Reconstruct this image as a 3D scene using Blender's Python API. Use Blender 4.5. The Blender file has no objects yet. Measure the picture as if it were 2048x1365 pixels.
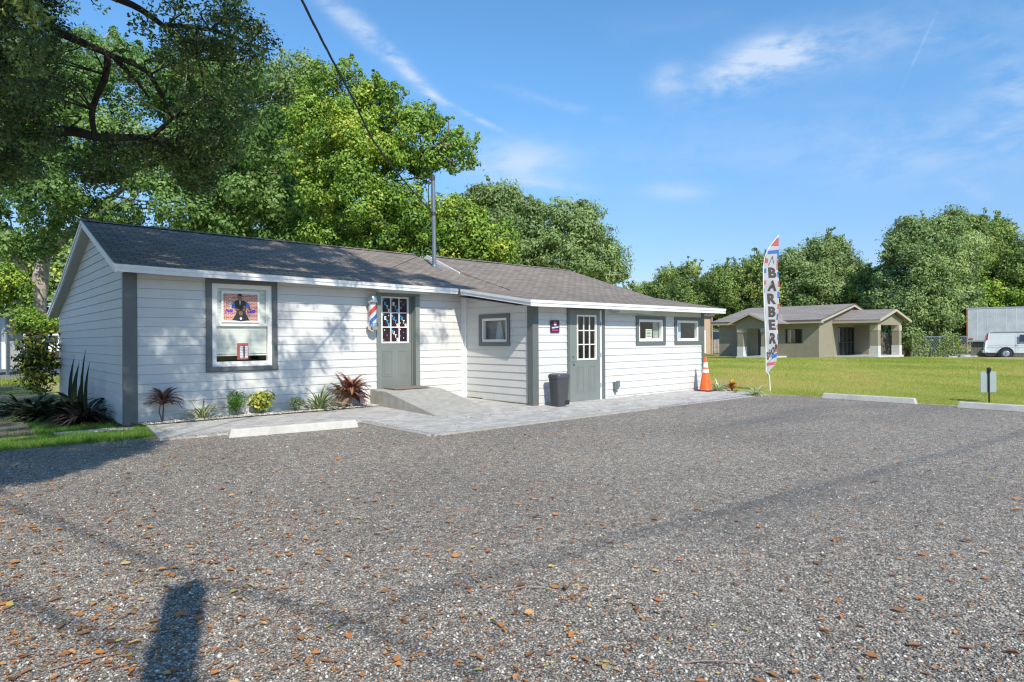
import bpy, math, random
import numpy as np
from mathutils import Vector, Matrix
R = math.radians
random.seed(7)
rng = np.random.default_rng(11)
S = bpy.context.scene
COL = S.collection

# ------------------------------------------------------------------ survey of the site
# the camera stands at x=0, y=0; X runs along the shop front, Y into the lot, ground at z=0
H = 1.39
F, CY, ROLL, YAW = 1288.03, 679.42, 6.2275e-3, .727434
def ray(x, y):
    a = x-1024; b = y-CY
    cr, sr = math.cos(ROLL), math.sin(ROLL)
    r = (a*cr-b*sr)/F; u = -(a*sr+b*cr)/F
    c, s = math.cos(YAW), math.sin(YAW)
    return (r*c+s, -r*s+c, u)
def atD(x, y, d):
    a = ray(x, y); return Vector((a[0]*d, a[1]*d, a[2]*d+H))
def ground(x, y):
    a = ray(x, y); t = -H/a[2]; return Vector((a[0]*t, a[1]*t, 0))
def onX(x, y, v):
    a = ray(x, y); t = v/a[0]; return Vector((v, a[1]*t, a[2]*t+H))
def onY(x, y, v):
    a = ray(x, y); t = v/a[1]; return Vector((a[0]*t, v, a[2]*t+H))
def depth_of(p):
    return p[0]*math.sin(YAW)+p[1]*math.cos(YAW)
def pix(P):   # P (n,3) -> x,y,d
    c, s = math.cos(YAW), math.sin(YAW)
    r = P[:,0]*c-P[:,1]*s; d = P[:,0]*s+P[:,1]*c
    return 1024+F*r/d, CY-F*(P[:,2]-H)/d, d
SUN = Vector((.34, 1.0, -.93))       # direction the light travels

def dip(x, y):                        # the road by the far van lies a little lower
    d = x*math.sin(YAW)+y*math.cos(YAW)
    t = min(max((d-43)/7, 0), 1)
    return -.31*t*t*(3-2*t) if x > 30 else 0.0

# ------------------------------------------------------------------ materials
def rgb(c):
    return (c[0], c[1], c[2], 1)
class NT:
    def __init__(s, name):
        s.m = bpy.data.materials.new(name); s.m.use_nodes = True
        s.t = s.m.node_tree; s.b = s.t.nodes['Principled BSDF']; s.out = s.t.nodes['Material Output']
    def n(s, ty, **k):
        q = s.t.nodes.new(ty)
        for a, v in k.items():
            if a.startswith('i_'): q.inputs[a[2:].replace('_', ' ')].default_value = v
            else: setattr(q, a, v)
        return q
    def l(s, a, b): s.t.links.new(a, b)
    def ramp(s, fac, stops, interp='LINEAR'):
        q = s.n('ShaderNodeValToRGB'); q.color_ramp.interpolation = interp
        e = q.color_ramp.elements
        while len(e) < len(stops): e.new(.5)
        for k, (p, c) in enumerate(stops): e[k].position = p; e[k].color = rgb(c)
        s.l(fac, q.inputs[0]); return q.outputs[0]
    def coord(s, kind='Object', scale=(1, 1, 1), rot=(0, 0, 0)):
        tc = s.n('ShaderNodeTexCoord'); mp = s.n('ShaderNodeMapping')
        mp.inputs['Scale'].default_value = scale; mp.inputs['Rotation'].default_value = rot
        s.l(tc.outputs[kind], mp.inputs[0]); return mp.outputs[0]
    def noise(s, vec, scale, detail=4, rough=.6):
        q = s.n('ShaderNodeTexNoise'); q.inputs['Scale'].default_value = scale
        q.inputs['Detail'].default_value = detail; q.inputs['Roughness'].default_value = rough
        s.l(vec, q.inputs['Vector']); return q.outputs['Fac']
    def mix(s, fac, a, b, blend='MIX'):
        q = s.n('ShaderNodeMix', data_type='RGBA', blend_type=blend)
        for i, v in ((0, fac), (6, a), (7, b)):
            if hasattr(v, 'links') or hasattr(v, 'is_linked'): s.l(v, q.inputs[i])
            else: q.inputs[i].default_value = v if i == 0 else rgb(v)
        return q.outputs[2]
    def math(s, op, a, b=0, c=0):
        q = s.n('ShaderNodeMath', operation=op)
        for i, v in enumerate((a, b, c)):
            if hasattr(v, 'is_linked'): s.l(v, q.inputs[i])
            else: q.inputs[i].default_value = v
        return q.outputs[0]
    def bump(s, h, strength=.3, dist=.01):
        q = s.n('ShaderNodeBump'); q.inputs['Strength'].default_value = strength; q.inputs['Distance'].default_value = dist
        s.l(h, q.inputs['Height']); s.l(q.outputs[0], s.b.inputs['Normal']); return q
    def col(s, c):
        if hasattr(c, 'is_linked'): s.l(c, s.b.inputs['Base Color'])
        else: s.b.inputs['Base Color'].default_value = rgb(c)
    def rough(s, v): s.b.inputs['Roughness'].default_value = v

def paint(name, c, rough=.5, var=.08, scale=6, bump=.05, dirt=None, metal=0, spec=.5):
    t = NT(name); v = t.coord('Object'); n = t.noise(v, scale)
    lo = [x*(1-var) for x in c]; hi = [min(1, x*(1+var)) for x in c]
    cc = t.ramp(n, [(.3, lo), (.7, hi)])
    if dirt:
        n2 = t.noise(t.coord('Object', (1, 1, .35)), 2.3, 6, .7)
        f = t.ramp(n2, [(.52, (0, 0, 0)), (.78, (1, 1, 1))])
        cc = t.mix(t.math('MULTIPLY', f, dirt[1]), cc, dirt[0])
    t.col(cc); t.rough(rough)
    t.b.inputs['Metallic'].default_value = metal
    t.b.inputs['Specular IOR Level'].default_value = spec
    if bump: t.bump(t.noise(v, scale*12), bump, .004)
    return t.m
M = {}
M['white_siding'] = paint('white_siding', (.60, .605, .60), .55, .035, 3, .12, ((.55, .54, .50), .25))
def siding_paint():
    t = NT('white_siding'); v = t.coord('Object'); n = t.noise(v, 3, 4); c = t.ramp(n, [(.3, (.605, .61, .60)), (.7, (.645, .65, .64))])
    tc = t.n('ShaderNodeTexCoord'); sp = t.n('ShaderNodeSeparateXYZ'); t.l(tc.outputs['Object'], sp.inputs[0])
    low = t.ramp(sp.outputs[2], [(.02, (1, 1, 1)), (.42, (0, 0, 0))]); n2 = t.noise(t.coord('Object', (1, 1, .6)), 5, 6, .7); n3 = t.noise(t.coord('Object', (1, 1, .12)), 7, 5, .7)
    f = t.math('MULTIPLY', low, t.ramp(n2, [(.38, (.05, .05, .05)), (.7, (.8, .8, .8))])); c = t.mix(t.math('MULTIPLY', f, .5), c, (.36, .32, .26))
    c = t.mix(t.math('MULTIPLY', t.ramp(n3, [(.55, (0, 0, 0)), (.8, (1, 1, 1))]), .28), c, (.46, .46, .44))
    t.col(c); t.rough(.55); t.bump(t.noise(t.coord('Object', (.2, .2, 3)), 30), .12, .004); return t.m
M['white_siding'] = siding_paint()
M['white_trim'] = paint('white_trim', (.78, .79, .79), .45, .04, 4, .05, ((.5, .49, .46), .25))
M['grey_trim'] = paint('grey_trim', (.125, .14, .14), .5, .07, 5, .06)
M['grey_door'] = paint('grey_door', (.19, .215, .205), .4, .06, 3, .05, ((.28, .29, .27), .35))
M['vinyl'] = paint('vinyl', (.82, .82, .8), .35, .02, 3, 0)
M['black'] = paint('black', (.02, .02, .022), .4, .2, 5, 0)
M['dark_metal'] = paint('dark_metal', (.045, .05, .055), .45, .2, 8, .05)
M['grey_metal'] = paint('grey_metal', (.20, .24, .28), .4, .15, 6, .05, metal=.4)
M['chrome'] = paint('chrome', (.72, .72, .72), .12, .05, 5, 0, metal=1)
M['concrete'] = paint('concrete', (.37, .36, .33), .85, .16, 7, .3, ((.22, .21, .19), .55))
M['stop_paint'] = paint('stop_paint', (.52, .51, .475), .75, .1, 9, .3, ((.33, .31, .28), .7))
M['interior'] = paint('interior', (.05, .05, .05), .8, .2, 2, 0)
M['blind'] = paint('blind', (.74, .77, .71), .5, .05, 5, 0)
M['curtain'] = paint('curtain', (.30, .36, .30), .8, .3, 8, 0)
M['paper'] = paint('paper', (.62, .74, .62), .7, .08, 40, 0)
M['orange'] = paint('orange', (.86, .13, .02), .45, .08, 6, .05, ((.55, .12, .05), .3))
M['reflective'] = paint('reflective', (.78, .76, .74), .35, .08, 30, 0)
M['rubber'] = paint('rubber', (.035, .033, .033), .7, .2, 9, .1)
M['bin_plastic'] = paint('bin_plastic', (.065, .07, .078), .35, .1, 6, .04)
M['mat'] = paint('mat', (.22, .18, .145), .95, .3, 60, .6)
M['cable'] = paint('cable', (.03, .03, .032), .6, .2, 5, 0)
M['olive_stucco'] = paint('olive_stucco', (.275, .25, .185), .9, .07, 2, .3, ((.19, .185, .13), .3))
M['beige_trim'] = paint('beige_trim', (.46, .40, .30), .7, .06, 3, 0)
M['brown_edge'] = paint('brown_edge', (.13, .105, .095), .7, .1, 3, 0)
M['block_white'] = paint('block_white', (.58, .58, .55), .8, .1, 6, .1)
M['pink_wall'] = paint('pink_wall', (.48, .33, .26), .8, .06, 2, 0)
M['tan_wall'] = paint('tan_wall', (.52, .38, .26), .8, .05, 2, 0)
M['white_plain'] = paint('white_plain', (.75, .77, .78), .5, .04, 2, 0)
M['wood_fence'] = paint('wood_fence', (.12, .095, .08), .85, .3, 3, .1)
M['grey_wood'] = paint('grey_wood', (.33, .30, .27), .85, .25, 3, .1)
M['plywood'] = paint('plywood', (.30, .20, .17), .8, .15, 4, 0)
M['van_paint'] = paint('van_paint', (.68, .72, .72), .25, .04, 2, 0, ((.45, .46, .44), .3))
M['trailer_paint'] = paint('trailer_paint', (.44, .47, .50), .45, .16, 1.3, .05, ((.27, .31, .34), .6))
M['rust'] = paint('rust', (.35, .12, .06), .8, .3, 4, 0)
M['red_lens'] = paint('red_lens', (.35, .02, .02), .2, .1, 4, 0)
M['blue_tarp'] = paint('blue_tarp', (.12, .22, .50), .6, .15, 2, 0)
M['pale_blue'] = paint('pale_blue', (.45, .58, .72), .5, .1, 2, 0)
M['glare_blue'] = paint('glare_blue', (.22, .32, .38), .7, .3, 5, 0)
M['dull_blue'] = paint('dull_blue', (.10, .16, .19), .7, .3, 3, 0)
M['car_glass'] = paint('car_glass', (.03, .05, .09), .08, .2, 2, 0)
M['sign_back'] = paint('sign_back', (.36, .42, .46), .4, .05, 4, 0, metal=.3)
M['pink_ink'] = paint('pink_ink', (.75, .05, .32), .5, .1, 10, 0)
M['sign_dark'] = paint('sign_dark', (.025, .02, .045), .4, .2, 10, 0)
M['ink_white'] = paint('ink_white', (.8, .8, .8), .5, .03, 10, 0)
M['ink_blue'] = paint('ink_blue', (.03, .38, .72), .5, .05, 10, 0)
M['film'] = paint('film', (.035, .015, .022), .12, .4, 6, 0)
M['purple'] = paint('purple', (.13, .03, .50), .5, .05, 10, 0)
M['skin'] = paint('skin', (.30, .15, .08), .6, .05, 30, 0)
M['royal'] = paint('royal', (.02, .12, .55), .5, .05, 10, 0)
M['cape'] = paint('cape', (.03, .03, .035), .5, .2, 10, 0)
M['flag_white'] = paint('flag_white', (.40, .41, .44), .7, .05, 4, 0)
M['flag_red'] = paint('flag_red', (.42, .10, .09), .7, .06, 4, 0)
M['flag_blue'] = paint('flag_blue', (.03, .13, .42), .7, .06, 4, 0)
M['flag_black'] = paint('flag_black', (.055, .045, .045), .7, .06, 4, 0)
M['soffit'] = paint('soffit', (.52, .53, .52), .7, .05, 4, 0)

def glass(name, tint=(.9, .95, .95), gl=1.0):
    t = NT(name); t.t.nodes.remove(t.b)
    lw = t.n('ShaderNodeLayerWeight'); lw.inputs[0].default_value = .5; fr = t.n('ShaderNodeMath', operation='MULTIPLY_ADD'); t.l(t.math('POWER', lw.outputs['Facing'], 4.0), fr.inputs[0]); fr.inputs[1].default_value = .85; fr.inputs[2].default_value = .06
    tr = t.n('ShaderNodeBsdfTransparent'); tr.inputs[0].default_value = rgb(tint)
    gg = t.n('ShaderNodeBsdfGlossy'); gg.inputs['Roughness'].default_value = .02
    gg.inputs['Color'].default_value = (gl, gl, gl, 1)
    mx = t.n('ShaderNodeMixShader'); t.l(fr.outputs[0], mx.inputs[0]); t.l(tr.outputs[0], mx.inputs[1]); t.l(gg.outputs[0], mx.inputs[2])
    t.l(mx.outputs[0], t.out.inputs[0]); return t.m
M['glass'] = glass('glass', (.97, .98, .98)); M['cover_glass'] = glass('cover_glass', (.95, .96, .97))

def lens_mat():   # milky acrylic of the tube lights
    t = NT('acrylic'); t.col((.62, .72, .68)); t.rough(.3); t.b.inputs['Transmission Weight'].default_value = .25; return t.m
M['acrylic'] = lens_mat()

def shingles(name, swap=False, base=((.13, .115, .105), (.22, .195, .175)), bw=.32, rh=.145):
    t = NT(name)
    tc = t.n('ShaderNodeTexCoord'); sp = t.n('ShaderNodeSeparateXYZ'); t.l(tc.outputs['Object'], sp.inputs[0])
    cb = t.n('ShaderNodeCombineXYZ')
    ax, ay = (sp.outputs[1], sp.outputs[0]) if swap else (sp.outputs[0], sp.outputs[1])
    t.l(ax, cb.inputs[0]); t.l(t.math('MULTIPLY', ay, 1.06), cb.inputs[1])
    br = t.n('ShaderNodeTexBrick'); t.l(cb.outputs[0], br.inputs['Vector'])
    br.inputs['Scale'].default_value = 1; br.inputs['Brick Width'].default_value = bw; br.inputs['Row Height'].default_value = rh
    br.inputs['Mortar Size'].default_value = .011; br.inputs['Mortar Smooth'].default_value = .4
    br.inputs['Color1'].default_value = (0, 0, 0, 1); br.inputs['Color2'].default_value = (1, 1, 1, 1); br.inputs['Mortar'].default_value = (.5, .5, .5, 1)
    n = t.noise(t.coord('Object'), 26, 5, .75); n2 = t.noise(t.coord('Object', (1, .4, 1)), .8, 4)
    f = t.math('ADD', t.math('MULTIPLY', br.outputs['Color'], .26), t.math('MULTIPLY', n, .42)); f = t.math('ADD', f, t.math('MULTIPLY', n2, .25))
    c = t.ramp(f, [(.2, base[0]), (.75, base[1])])
    c = t.mix(t.math('MULTIPLY', br.outputs['Fac'], .75), c, [x*.3 for x in base[0]])
    t.col(c); t.rough(.95); t.b.inputs['Specular IOR Level'].default_value = .2
    hh = t.math('SUBTRACT', t.math('MULTIPLY', n, .4), br.outputs['Fac']); t.bump(hh, .6, .012); return t.m
M['shingles'] = shingles('shingles', base=((.16, .138, .118), (.35, .30, .26)), bw=.26, rh=.125)
M['shingles_far'] = shingles('shingles_far', True, ((.21, .185, .165), (.35, .315, .285)), .9, .3)

def gravel():
    t = NT('crushed_asphalt'); v = t.coord('Object')
    vo = t.n('ShaderNodeTexVoronoi'); vo.inputs['Scale'].default_value = 88; t.l(v, vo.inputs['Vector'])
    v2 = t.n('ShaderNodeTexVoronoi'); v2.inputs['Scale'].default_value = 27; t.l(v, v2.inputs['Vector'])
    c = t.ramp(vo.outputs['Color'], [(0, (.09, .087, .083)), (.35, (.21, .20, .188)), (.62, (.35, .333, .31)), (.8, (.52, .49, .45)), (1, (.78, .75, .68))])
    c2 = t.ramp(v2.outputs['Color'], [(0, (.12, .116, .112)), (.5, (.28, .268, .25)), (.85, (.45, .43, .40)), (1, (.8, .77, .7))])
    c = t.mix(.5, c, c2)
    v3 = t.noise(v, 15, 5, .75); c = t.mix(1.0, c, t.ramp(v3, [(.36, (.72, .71, .70)), (.5, (1, 1, 1)), (.66, (1.25, 1.24, 1.22))]), 'MULTIPLY')
    c = t.mix(1.0, c, t.ramp(vo.outputs['Distance'], [(.25, (1.28, 1.27, 1.25)), (.62, (.40, .40, .41))]), 'MULTIPLY')
    big = t.noise(v, .33, 5, .62)
    tintf = t.ramp(big, [(.38, (1.06, 1.0, .93)), (.6, (1.30, 1.22, 1.11))])
    c = t.mix(1.0, c, tintf, 'MULTIPLY')
    br = t.noise(t.coord('Object', (1, 1, 1)), 1.3, 6, .7)
    brf = t.ramp(br, [(.56, (0, 0, 0)), (.72, (.5, .5, .5))])
    c = t.mix(brf, c, (.30, .215, .15))
    # tyre-worn tracks that run along the lot
    tr = t.noise(t.coord('Object', (.16, 1.1, 1), (0, 0, R(-17))), .7, 3)
    trf = t.ramp(tr, [(.30, (.6, .6, .6)), (.42, (0, 0, 0))])
    c = t.mix(trf, c, (.13, .127, .12))
    t.col(c); t.rough(.9); t.b.inputs['Specular IOR Level'].default_value = .35
    hgt = t.math('ADD', t.math('MULTIPLY', vo.outputs['Distance'], -1.0), t.math('MULTIPLY', v2.outputs['Distance'], -1.2))
    t.bump(hgt, .6, .009); return t.m
M['gravel'] = gravel()

def soil(name, a, b, c, sc=20):
    t = NT(name); v = t.coord('Object'); n = t.noise(v, sc, 6, .75); n2 = t.noise(v, .45, 4, .6)
    cc = t.mix(n2, t.ramp(n, [(.3, a), (.62, b)]), t.ramp(n, [(.3, a), (.62, c)]))
    t.col(cc); t.rough(.95); t.bump(n, .8, .02); return t.m
M['lawn'] = soil('lawn', (.19, .20, .05), (.37, .40, .10), (.50, .40, .18))
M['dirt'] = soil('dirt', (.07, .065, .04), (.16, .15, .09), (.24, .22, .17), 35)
M['mulch'] = soil('mulch', (.09, .065, .045), (.34, .29, .23), (.58, .53, .45), 30)
M['far_asphalt'] = soil('far_asphalt', (.12, .12, .11), (.20, .20, .19), (.24, .23, .21), 20)

def pavers():
    t = NT('pavers'); v = t.coord('Object', rot=(0, 0, 0))
    wob = t.n('ShaderNodeTexNoise'); wob.inputs['Scale'].default_value = 3; t.l(v, wob.inputs['Vector'])
    vm = t.n('ShaderNodeVectorMath', operation='MULTIPLY_ADD'); t.l(wob.outputs['Color'], vm.inputs[0]); vm.inputs[1].default_value = (.03, .03, 0); t.l(v, vm.inputs[2])
    br = t.n('ShaderNodeTexBrick'); t.l(vm.outputs[0], br.inputs['Vector'])
    br.inputs['Scale'].default_value = 1; br.inputs['Brick Width'].default_value = .24; br.inputs['Row Height'].default_value = .16
    br.inputs['Mortar Size'].default_value = .006; br.inputs['Mortar Smooth'].default_value = .2
    br.inputs['Color1'].default_value = (.35, .34, .325, 1); br.inputs['Color2'].default_value = (.56, .545, .52, 1); br.inputs['Mortar'].default_value = (.22, .20, .175, 1)
    n = t.noise(v, 9, 6, .7)
    c = t.mix(.35, br.outputs['Color'], t.ramp(n, [(.3, (.26, .25, .24)), (.7, (.66, .64, .61))]))
    t.col(c); t.rough(.85); h = t.math('SUBTRACT', t.math('MULTIPLY', n, .3), br.outputs['Fac']); t.bump(h, .5, .008); return t.m
M['pavers'] = pavers()

def bark(name, a, b):
    t = NT(name); n = t.noise(t.coord('Object', (1, 1, .25)), 9, 7, .75)
    t.col(t.ramp(n, [(.35, a), (.65, b)])); t.rough(.95); t.bump(n, 1, .04); return t.m
M['dark_bark'] = bark('dark_bark', (.03, .025, .02), (.10, .085, .07)); M['bark'] = bark('bark', (.05, .04, .03), (.17, .145, .12)); M['pale_bark'] = bark('pale_bark', (.26, .23, .19), (.62, .56, .48))

def leafmat(name, stops, trans=.3, rough=.5, spec=.4):
    t = NT(name); at = t.n('ShaderNodeAttribute', attribute_name='tint')
    c = t.ramp(at.outputs['Fac'], stops); t.col(c); t.rough(rough); t.b.inputs['Specular IOR Level'].default_value = spec
    tl = t.n('ShaderNodeBsdfTranslucent'); t.l(t.mix(1.0, c, (1.25, 1.35, .6), 'MULTIPLY'), tl.inputs[0])
    mx = t.n('ShaderNodeMixShader'); mx.inputs[0].default_value = trans
    t.l(t.b.outputs[0], mx.inputs[1]); t.l(tl.outputs[0], mx.inputs[2]); t.l(mx.outputs[0], t.out.inputs[0]); return t.m
M['oak_leaf'] = leafmat('oak_leaf', [(0, (.028, .052, .018)), (.5, (.10, .16, .05)), (.85, (.24, .34, .10)), (1, (.45, .46, .10))], .25, .4, .5)
M['bg_leaf'] = leafmat('bg_leaf', [(0, (0.0572, 0.125, 0.0293)), (.5, (0.146, 0.26, 0.0702)), (1, (0.281, 0.395, 0.129))], rough=.5, spec=.3)
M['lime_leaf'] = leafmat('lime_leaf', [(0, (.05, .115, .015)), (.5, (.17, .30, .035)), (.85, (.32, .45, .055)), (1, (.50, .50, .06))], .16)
M['grey_leaf'] = leafmat('grey_leaf', [(0, (0.11, 0.166, 0.0622)), (.5, (0.233, 0.33, 0.124)), (1, (0.412, 0.503, 0.211))], .25, .5, .25)
M['far_leaf'] = leafmat('far_leaf', [(0, (0.0931, 0.148, 0.0416)), (.5, (0.212, 0.308, 0.0889)), (.85, (0.337, 0.443, 0.119)), (1, (0.522, 0.517, 0.119))], .25, .5, .25)
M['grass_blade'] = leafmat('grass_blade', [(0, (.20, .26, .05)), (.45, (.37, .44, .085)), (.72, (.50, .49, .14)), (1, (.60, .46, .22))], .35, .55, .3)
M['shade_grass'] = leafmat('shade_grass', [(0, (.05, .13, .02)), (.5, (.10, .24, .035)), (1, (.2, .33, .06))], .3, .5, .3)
M['litter'] = leafmat('litter', [(0, (.11, .045, .02)), (.22, (.30, .15, .08)), (.42, (.46, .22, .09)), (.64, (.58, .22, .06)), (.8, (.64, .42, .20)), (.9, (.45, .47, .09)), (1, (.62, .10, .04))], .15, .6, .3)
M['pebble'] = leafmat('pebble', [(0, (.09, .088, .086)), (.4, (.24, .232, .22)), (.7, (.46, .44, .40)), (1, (.78, .75, .68))], 0, .8, .3)
M['shell'] = leafmat('shell', [(0, (.32, .30, .26)), (.5, (.55, .52, .46)), (1, (.75, .73, .68))], 0, .8, .3)
M['cord_leaf'] = leafmat('cord_leaf', [(0, (.045, .02, .022)), (.5, (.10, .045, .045)), (1, (.22, .12, .10))], .15, .4, .5)
M['ti_leaf'] = leafmat('ti_leaf', [(0, (.13, .035, .035)), (.5, (.27, .085, .075)), (.8, (.36, .17, .13)), (1, (.30, .30, .14))], .2, .4, .5)
M['variegated'] = leafmat('variegated', [(0, (.07, .13, .04)), (.5, (.19, .26, .11)), (1, (.55, .58, .36))], .2, .45, .5)
M['yellow_leaf'] = leafmat('yellow_leaf', [(0, (.10, .16, .02)), (.4, (.32, .38, .04)), (1, (.78, .70, .22))], .25, .45, .5)
M['green_leaf'] = leafmat('green_leaf', [(0, (0.036, 0.108, 0.0144)), (.5, (0.096, 0.24, 0.024)), (1, (0.204, 0.36, 0.048))], .25, .45, .5)
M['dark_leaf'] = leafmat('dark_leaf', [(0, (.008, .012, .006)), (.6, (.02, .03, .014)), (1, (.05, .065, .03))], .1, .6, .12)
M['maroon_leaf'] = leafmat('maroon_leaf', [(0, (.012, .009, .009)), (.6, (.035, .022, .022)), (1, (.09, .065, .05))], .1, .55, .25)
M['bush_leaf'] = leafmat('bush_leaf', [(0, (.02, .035, .01)), (.5, (.06, .09, .015)), (.8, (.22, .27, .03)), (1, (.45, .48, .06))], .2, .5, .3)
M['pale_blade'] = leafmat('pale_blade', [(0, (.22, .28, .13)), (.5, (.45, .49, .30)), (1, (.72, .72, .52))], .25, .5, .4)
M['croton'] = leafmat('croton', [(0, (.10, .03, .02)), (.4, (.45, .06, .03)), (.75, (.65, .32, .04)), (1, (.75, .62, .08))], .2, .4, .5)

def stripes():
    t = NT('barber_stripes'); tc = t.n('ShaderNodeTexCoord'); sp = t.n('ShaderNodeSeparateXYZ'); t.l(tc.outputs['Object'], sp.inputs[0])
    an = t.math('ARCTAN2', sp.outputs[1], sp.outputs[0])
    f = t.math('FRACT', t.math('ADD', t.math('ADD', t.math('DIVIDE', an, -2*math.pi), t.math('MULTIPLY', sp.outputs[2], 2.3)), 10.28))
    c = t.ramp(f, [(0, (.72, .73, .74)), (.2, (.02, .12, .55)), (.42, (.72, .73, .74)), (.62, (.62, .04, .03)), (.86, (.72, .73, .74))], 'CONSTANT')
    t.col(c); t.rough(.4); return t.m
M['stripes'] = stripes()

def brick_print():
    t = NT('brick_print'); tc = t.n('ShaderNodeTexCoord'); sp = t.n('ShaderNodeSeparateXYZ'); t.l(tc.outputs['Object'], sp.inputs[0])
    cb = t.n('ShaderNodeCombineXYZ'); t.l(sp.outputs[0], cb.inputs[0]); t.l(sp.outputs[2], cb.inputs[1])
    br = t.n('ShaderNodeTexBrick'); t.l(cb.outputs[0], br.inputs['Vector']); br.inputs['Scale'].default_value = 1
    br.inputs['Brick Width'].default_value = .066; br.inputs['Row Height'].default_value = .024; br.inputs['Mortar Size'].default_value = .0032
    br.inputs['Color1'].default_value = (.30, .05, .04, 1); br.inputs['Color2'].default_value = (.62, .19, .10, 1); br.inputs['Mortar'].default_value = (.72, .66, .60, 1)
    t.col(br.outputs['Color']); t.rough(.5); return t.m
M['brick_print'] = brick_print()

def corrugated(name, c, axis=0, sc=40):
    t = NT(name); tc = t.n('ShaderNodeTexCoord'); sp = t.n('ShaderNodeSeparateXYZ'); t.l(tc.outputs['Object'], sp.inputs[0])
    f = t.math('FRACT', t.math('MULTIPLY', sp.outputs[axis], sc))
    t.col(t.ramp(f, [(0, [x*.45 for x in c]), (.12, c), (.88, c), (1, [x*.45 for x in c])])); t.rough(.7); return t.m
M['shutter'] = corrugated('shutter', (.30, .21, .19), 1, 9)
M['fence_boards'] = corrugated('fence_boards', (.15, .115, .095), 1, 5)
M['skirting'] = corrugated('skirting', (.14, .13, .12), 0, 4)

# ------------------------------------------------------------------ objects
BASE = {}
def tag(o, label=None, cat=None, group=None, kind=None):
    if label: o['label'] = label
    if cat: o['category'] = cat
    if group: o['group'] = group
    if kind: o['kind'] = kind
    return o
def thing(name, label, cat, loc=(0, 0, 0), group=None, rot=0):
    o = bpy.data.objects.new(name, None); COL.objects.link(o); o.location = loc; o.rotation_euler = (0, 0, rot)
    o.empty_display_size = .2
    BASE[o.name] = (Vector(loc), rot)
    return tag(o, label, cat, group)
def link(name, me, parent=None, world=True):
    o = bpy.data.objects.new(name, me); COL.objects.link(o)
    if parent is not None:
        o.parent = parent; b = BASE[parent.name]; BASE[o.name] = b
        if world and (b[0].length or b[1]):
            me.transform(Matrix.Rotation(-b[1], 4, 'Z') @ Matrix.Translation(-b[0]))
    else: BASE[o.name] = (Vector((0, 0, 0)), 0)
    return o
class MB:
    def __init__(s): s.v = []; s.f = []; s.mi = []; s.cur = 0
    def add(s, vs, fs):
        k = len(s.v); s.v += [tuple(v) for v in vs]; s.f += [tuple(k+i for i in f) for f in fs]; s.mi += [s.cur]*len(fs); return s
    def poly(s, *p): return s.add(p, [tuple(range(len(p)))])
    def box(s, a, b):
        (x0, y0, z0), (x1, y1, z1) = a, b
        x0, x1 = min(x0, x1), max(x0, x1); y0, y1 = min(y0, y1), max(y0, y1); z0, z1 = min(z0, z1), max(z0, z1)
        return s.add([(x0, y0, z0), (x1, y0, z0), (x1, y1, z0), (x0, y1, z0), (x0, y0, z1), (x1, y0, z1), (x1, y1, z1), (x0, y1, z1)],
                     [(0, 3, 2, 1), (4, 5, 6, 7), (0, 1, 5, 4), (1, 2, 6, 5), (2, 3, 7, 6), (3, 0, 4, 7)])
    def prism(s, pts, off):   # polygon pts extruded by off
        n = len(pts); off = Vector(off); a = [Vector(p) for p in pts]; b = [p+off for p in a]
        return s.add(a+b, [tuple(range(n))[::-1], tuple(range(n, 2*n))]+[(i, (i+1) % n, n+(i+1) % n, n+i) for i in range(n)])
    def tube(s, pts, rad, n=8, cap=True):
        pts = [Vector(p) for p in pts]; rad = rad if isinstance(rad, (list, tuple)) else [rad]*len(pts)
        k = len(s.v); up = None
        for i, p in enumerate(pts):
            d = (pts[min(i+1, len(pts)-1)]-pts[max(i-1, 0)]).normalized()
            if up is None: up = d.orthogonal().normalized()
            a = (up-d*up.dot(d)).normalized(); up = a; b = d.cross(a)
            for j in range(n):
                t = 2*math.pi*j/n; s.v.append(tuple(p+(a*math.cos(t)+b*math.sin(t))*rad[i]))
        for i in range(len(pts)-1):
            for j in range(n):
                s.f.append((k+i*n+j, k+i*n+(j+1) % n, k+(i+1)*n+(j+1) % n, k+(i+1)*n+j)); s.mi.append(s.cur)
        if cap:
            s.f.append(tuple(k+j for j in range(n))[::-1]); s.f.append(tuple(k+(len(pts)-1)*n+j for j in range(n))); s.mi += [s.cur]*2
        return s
    def lathe(s, prof, c, n=24):
        return s.tube([(c[0], c[1], c[2]+z+i*1e-6) for i, (r, z) in enumerate(prof)], [max(r, 1e-4) for r, z in prof], n)
    def build(s, name, mat, parent=None, smooth=False, world=True, bevel=0):
        me = bpy.data.meshes.new(name); me.from_pydata(s.v, [], s.f)
        mats = mat if isinstance(mat, (list, tuple)) else [mat]
        for m in mats: me.materials.append(M[m] if isinstance(m, str) else m)
        if len(mats) > 1: me.polygons.foreach_set('material_index', s.mi)
        if smooth: me.polygons.foreach_set('use_smooth', [True]*len(me.polygons))
        me.update()
        o = link(name, me, parent, world)
        if bevel:
            b = o.modifiers.new('bevel', 'BEVEL'); b.width = bevel; b.segments = 2; b.limit_method = 'ANGLE'
        if smooth:
            try: me.set_sharp_from_angle(angle=R(40))
            except Exception: pass
        return o
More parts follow.
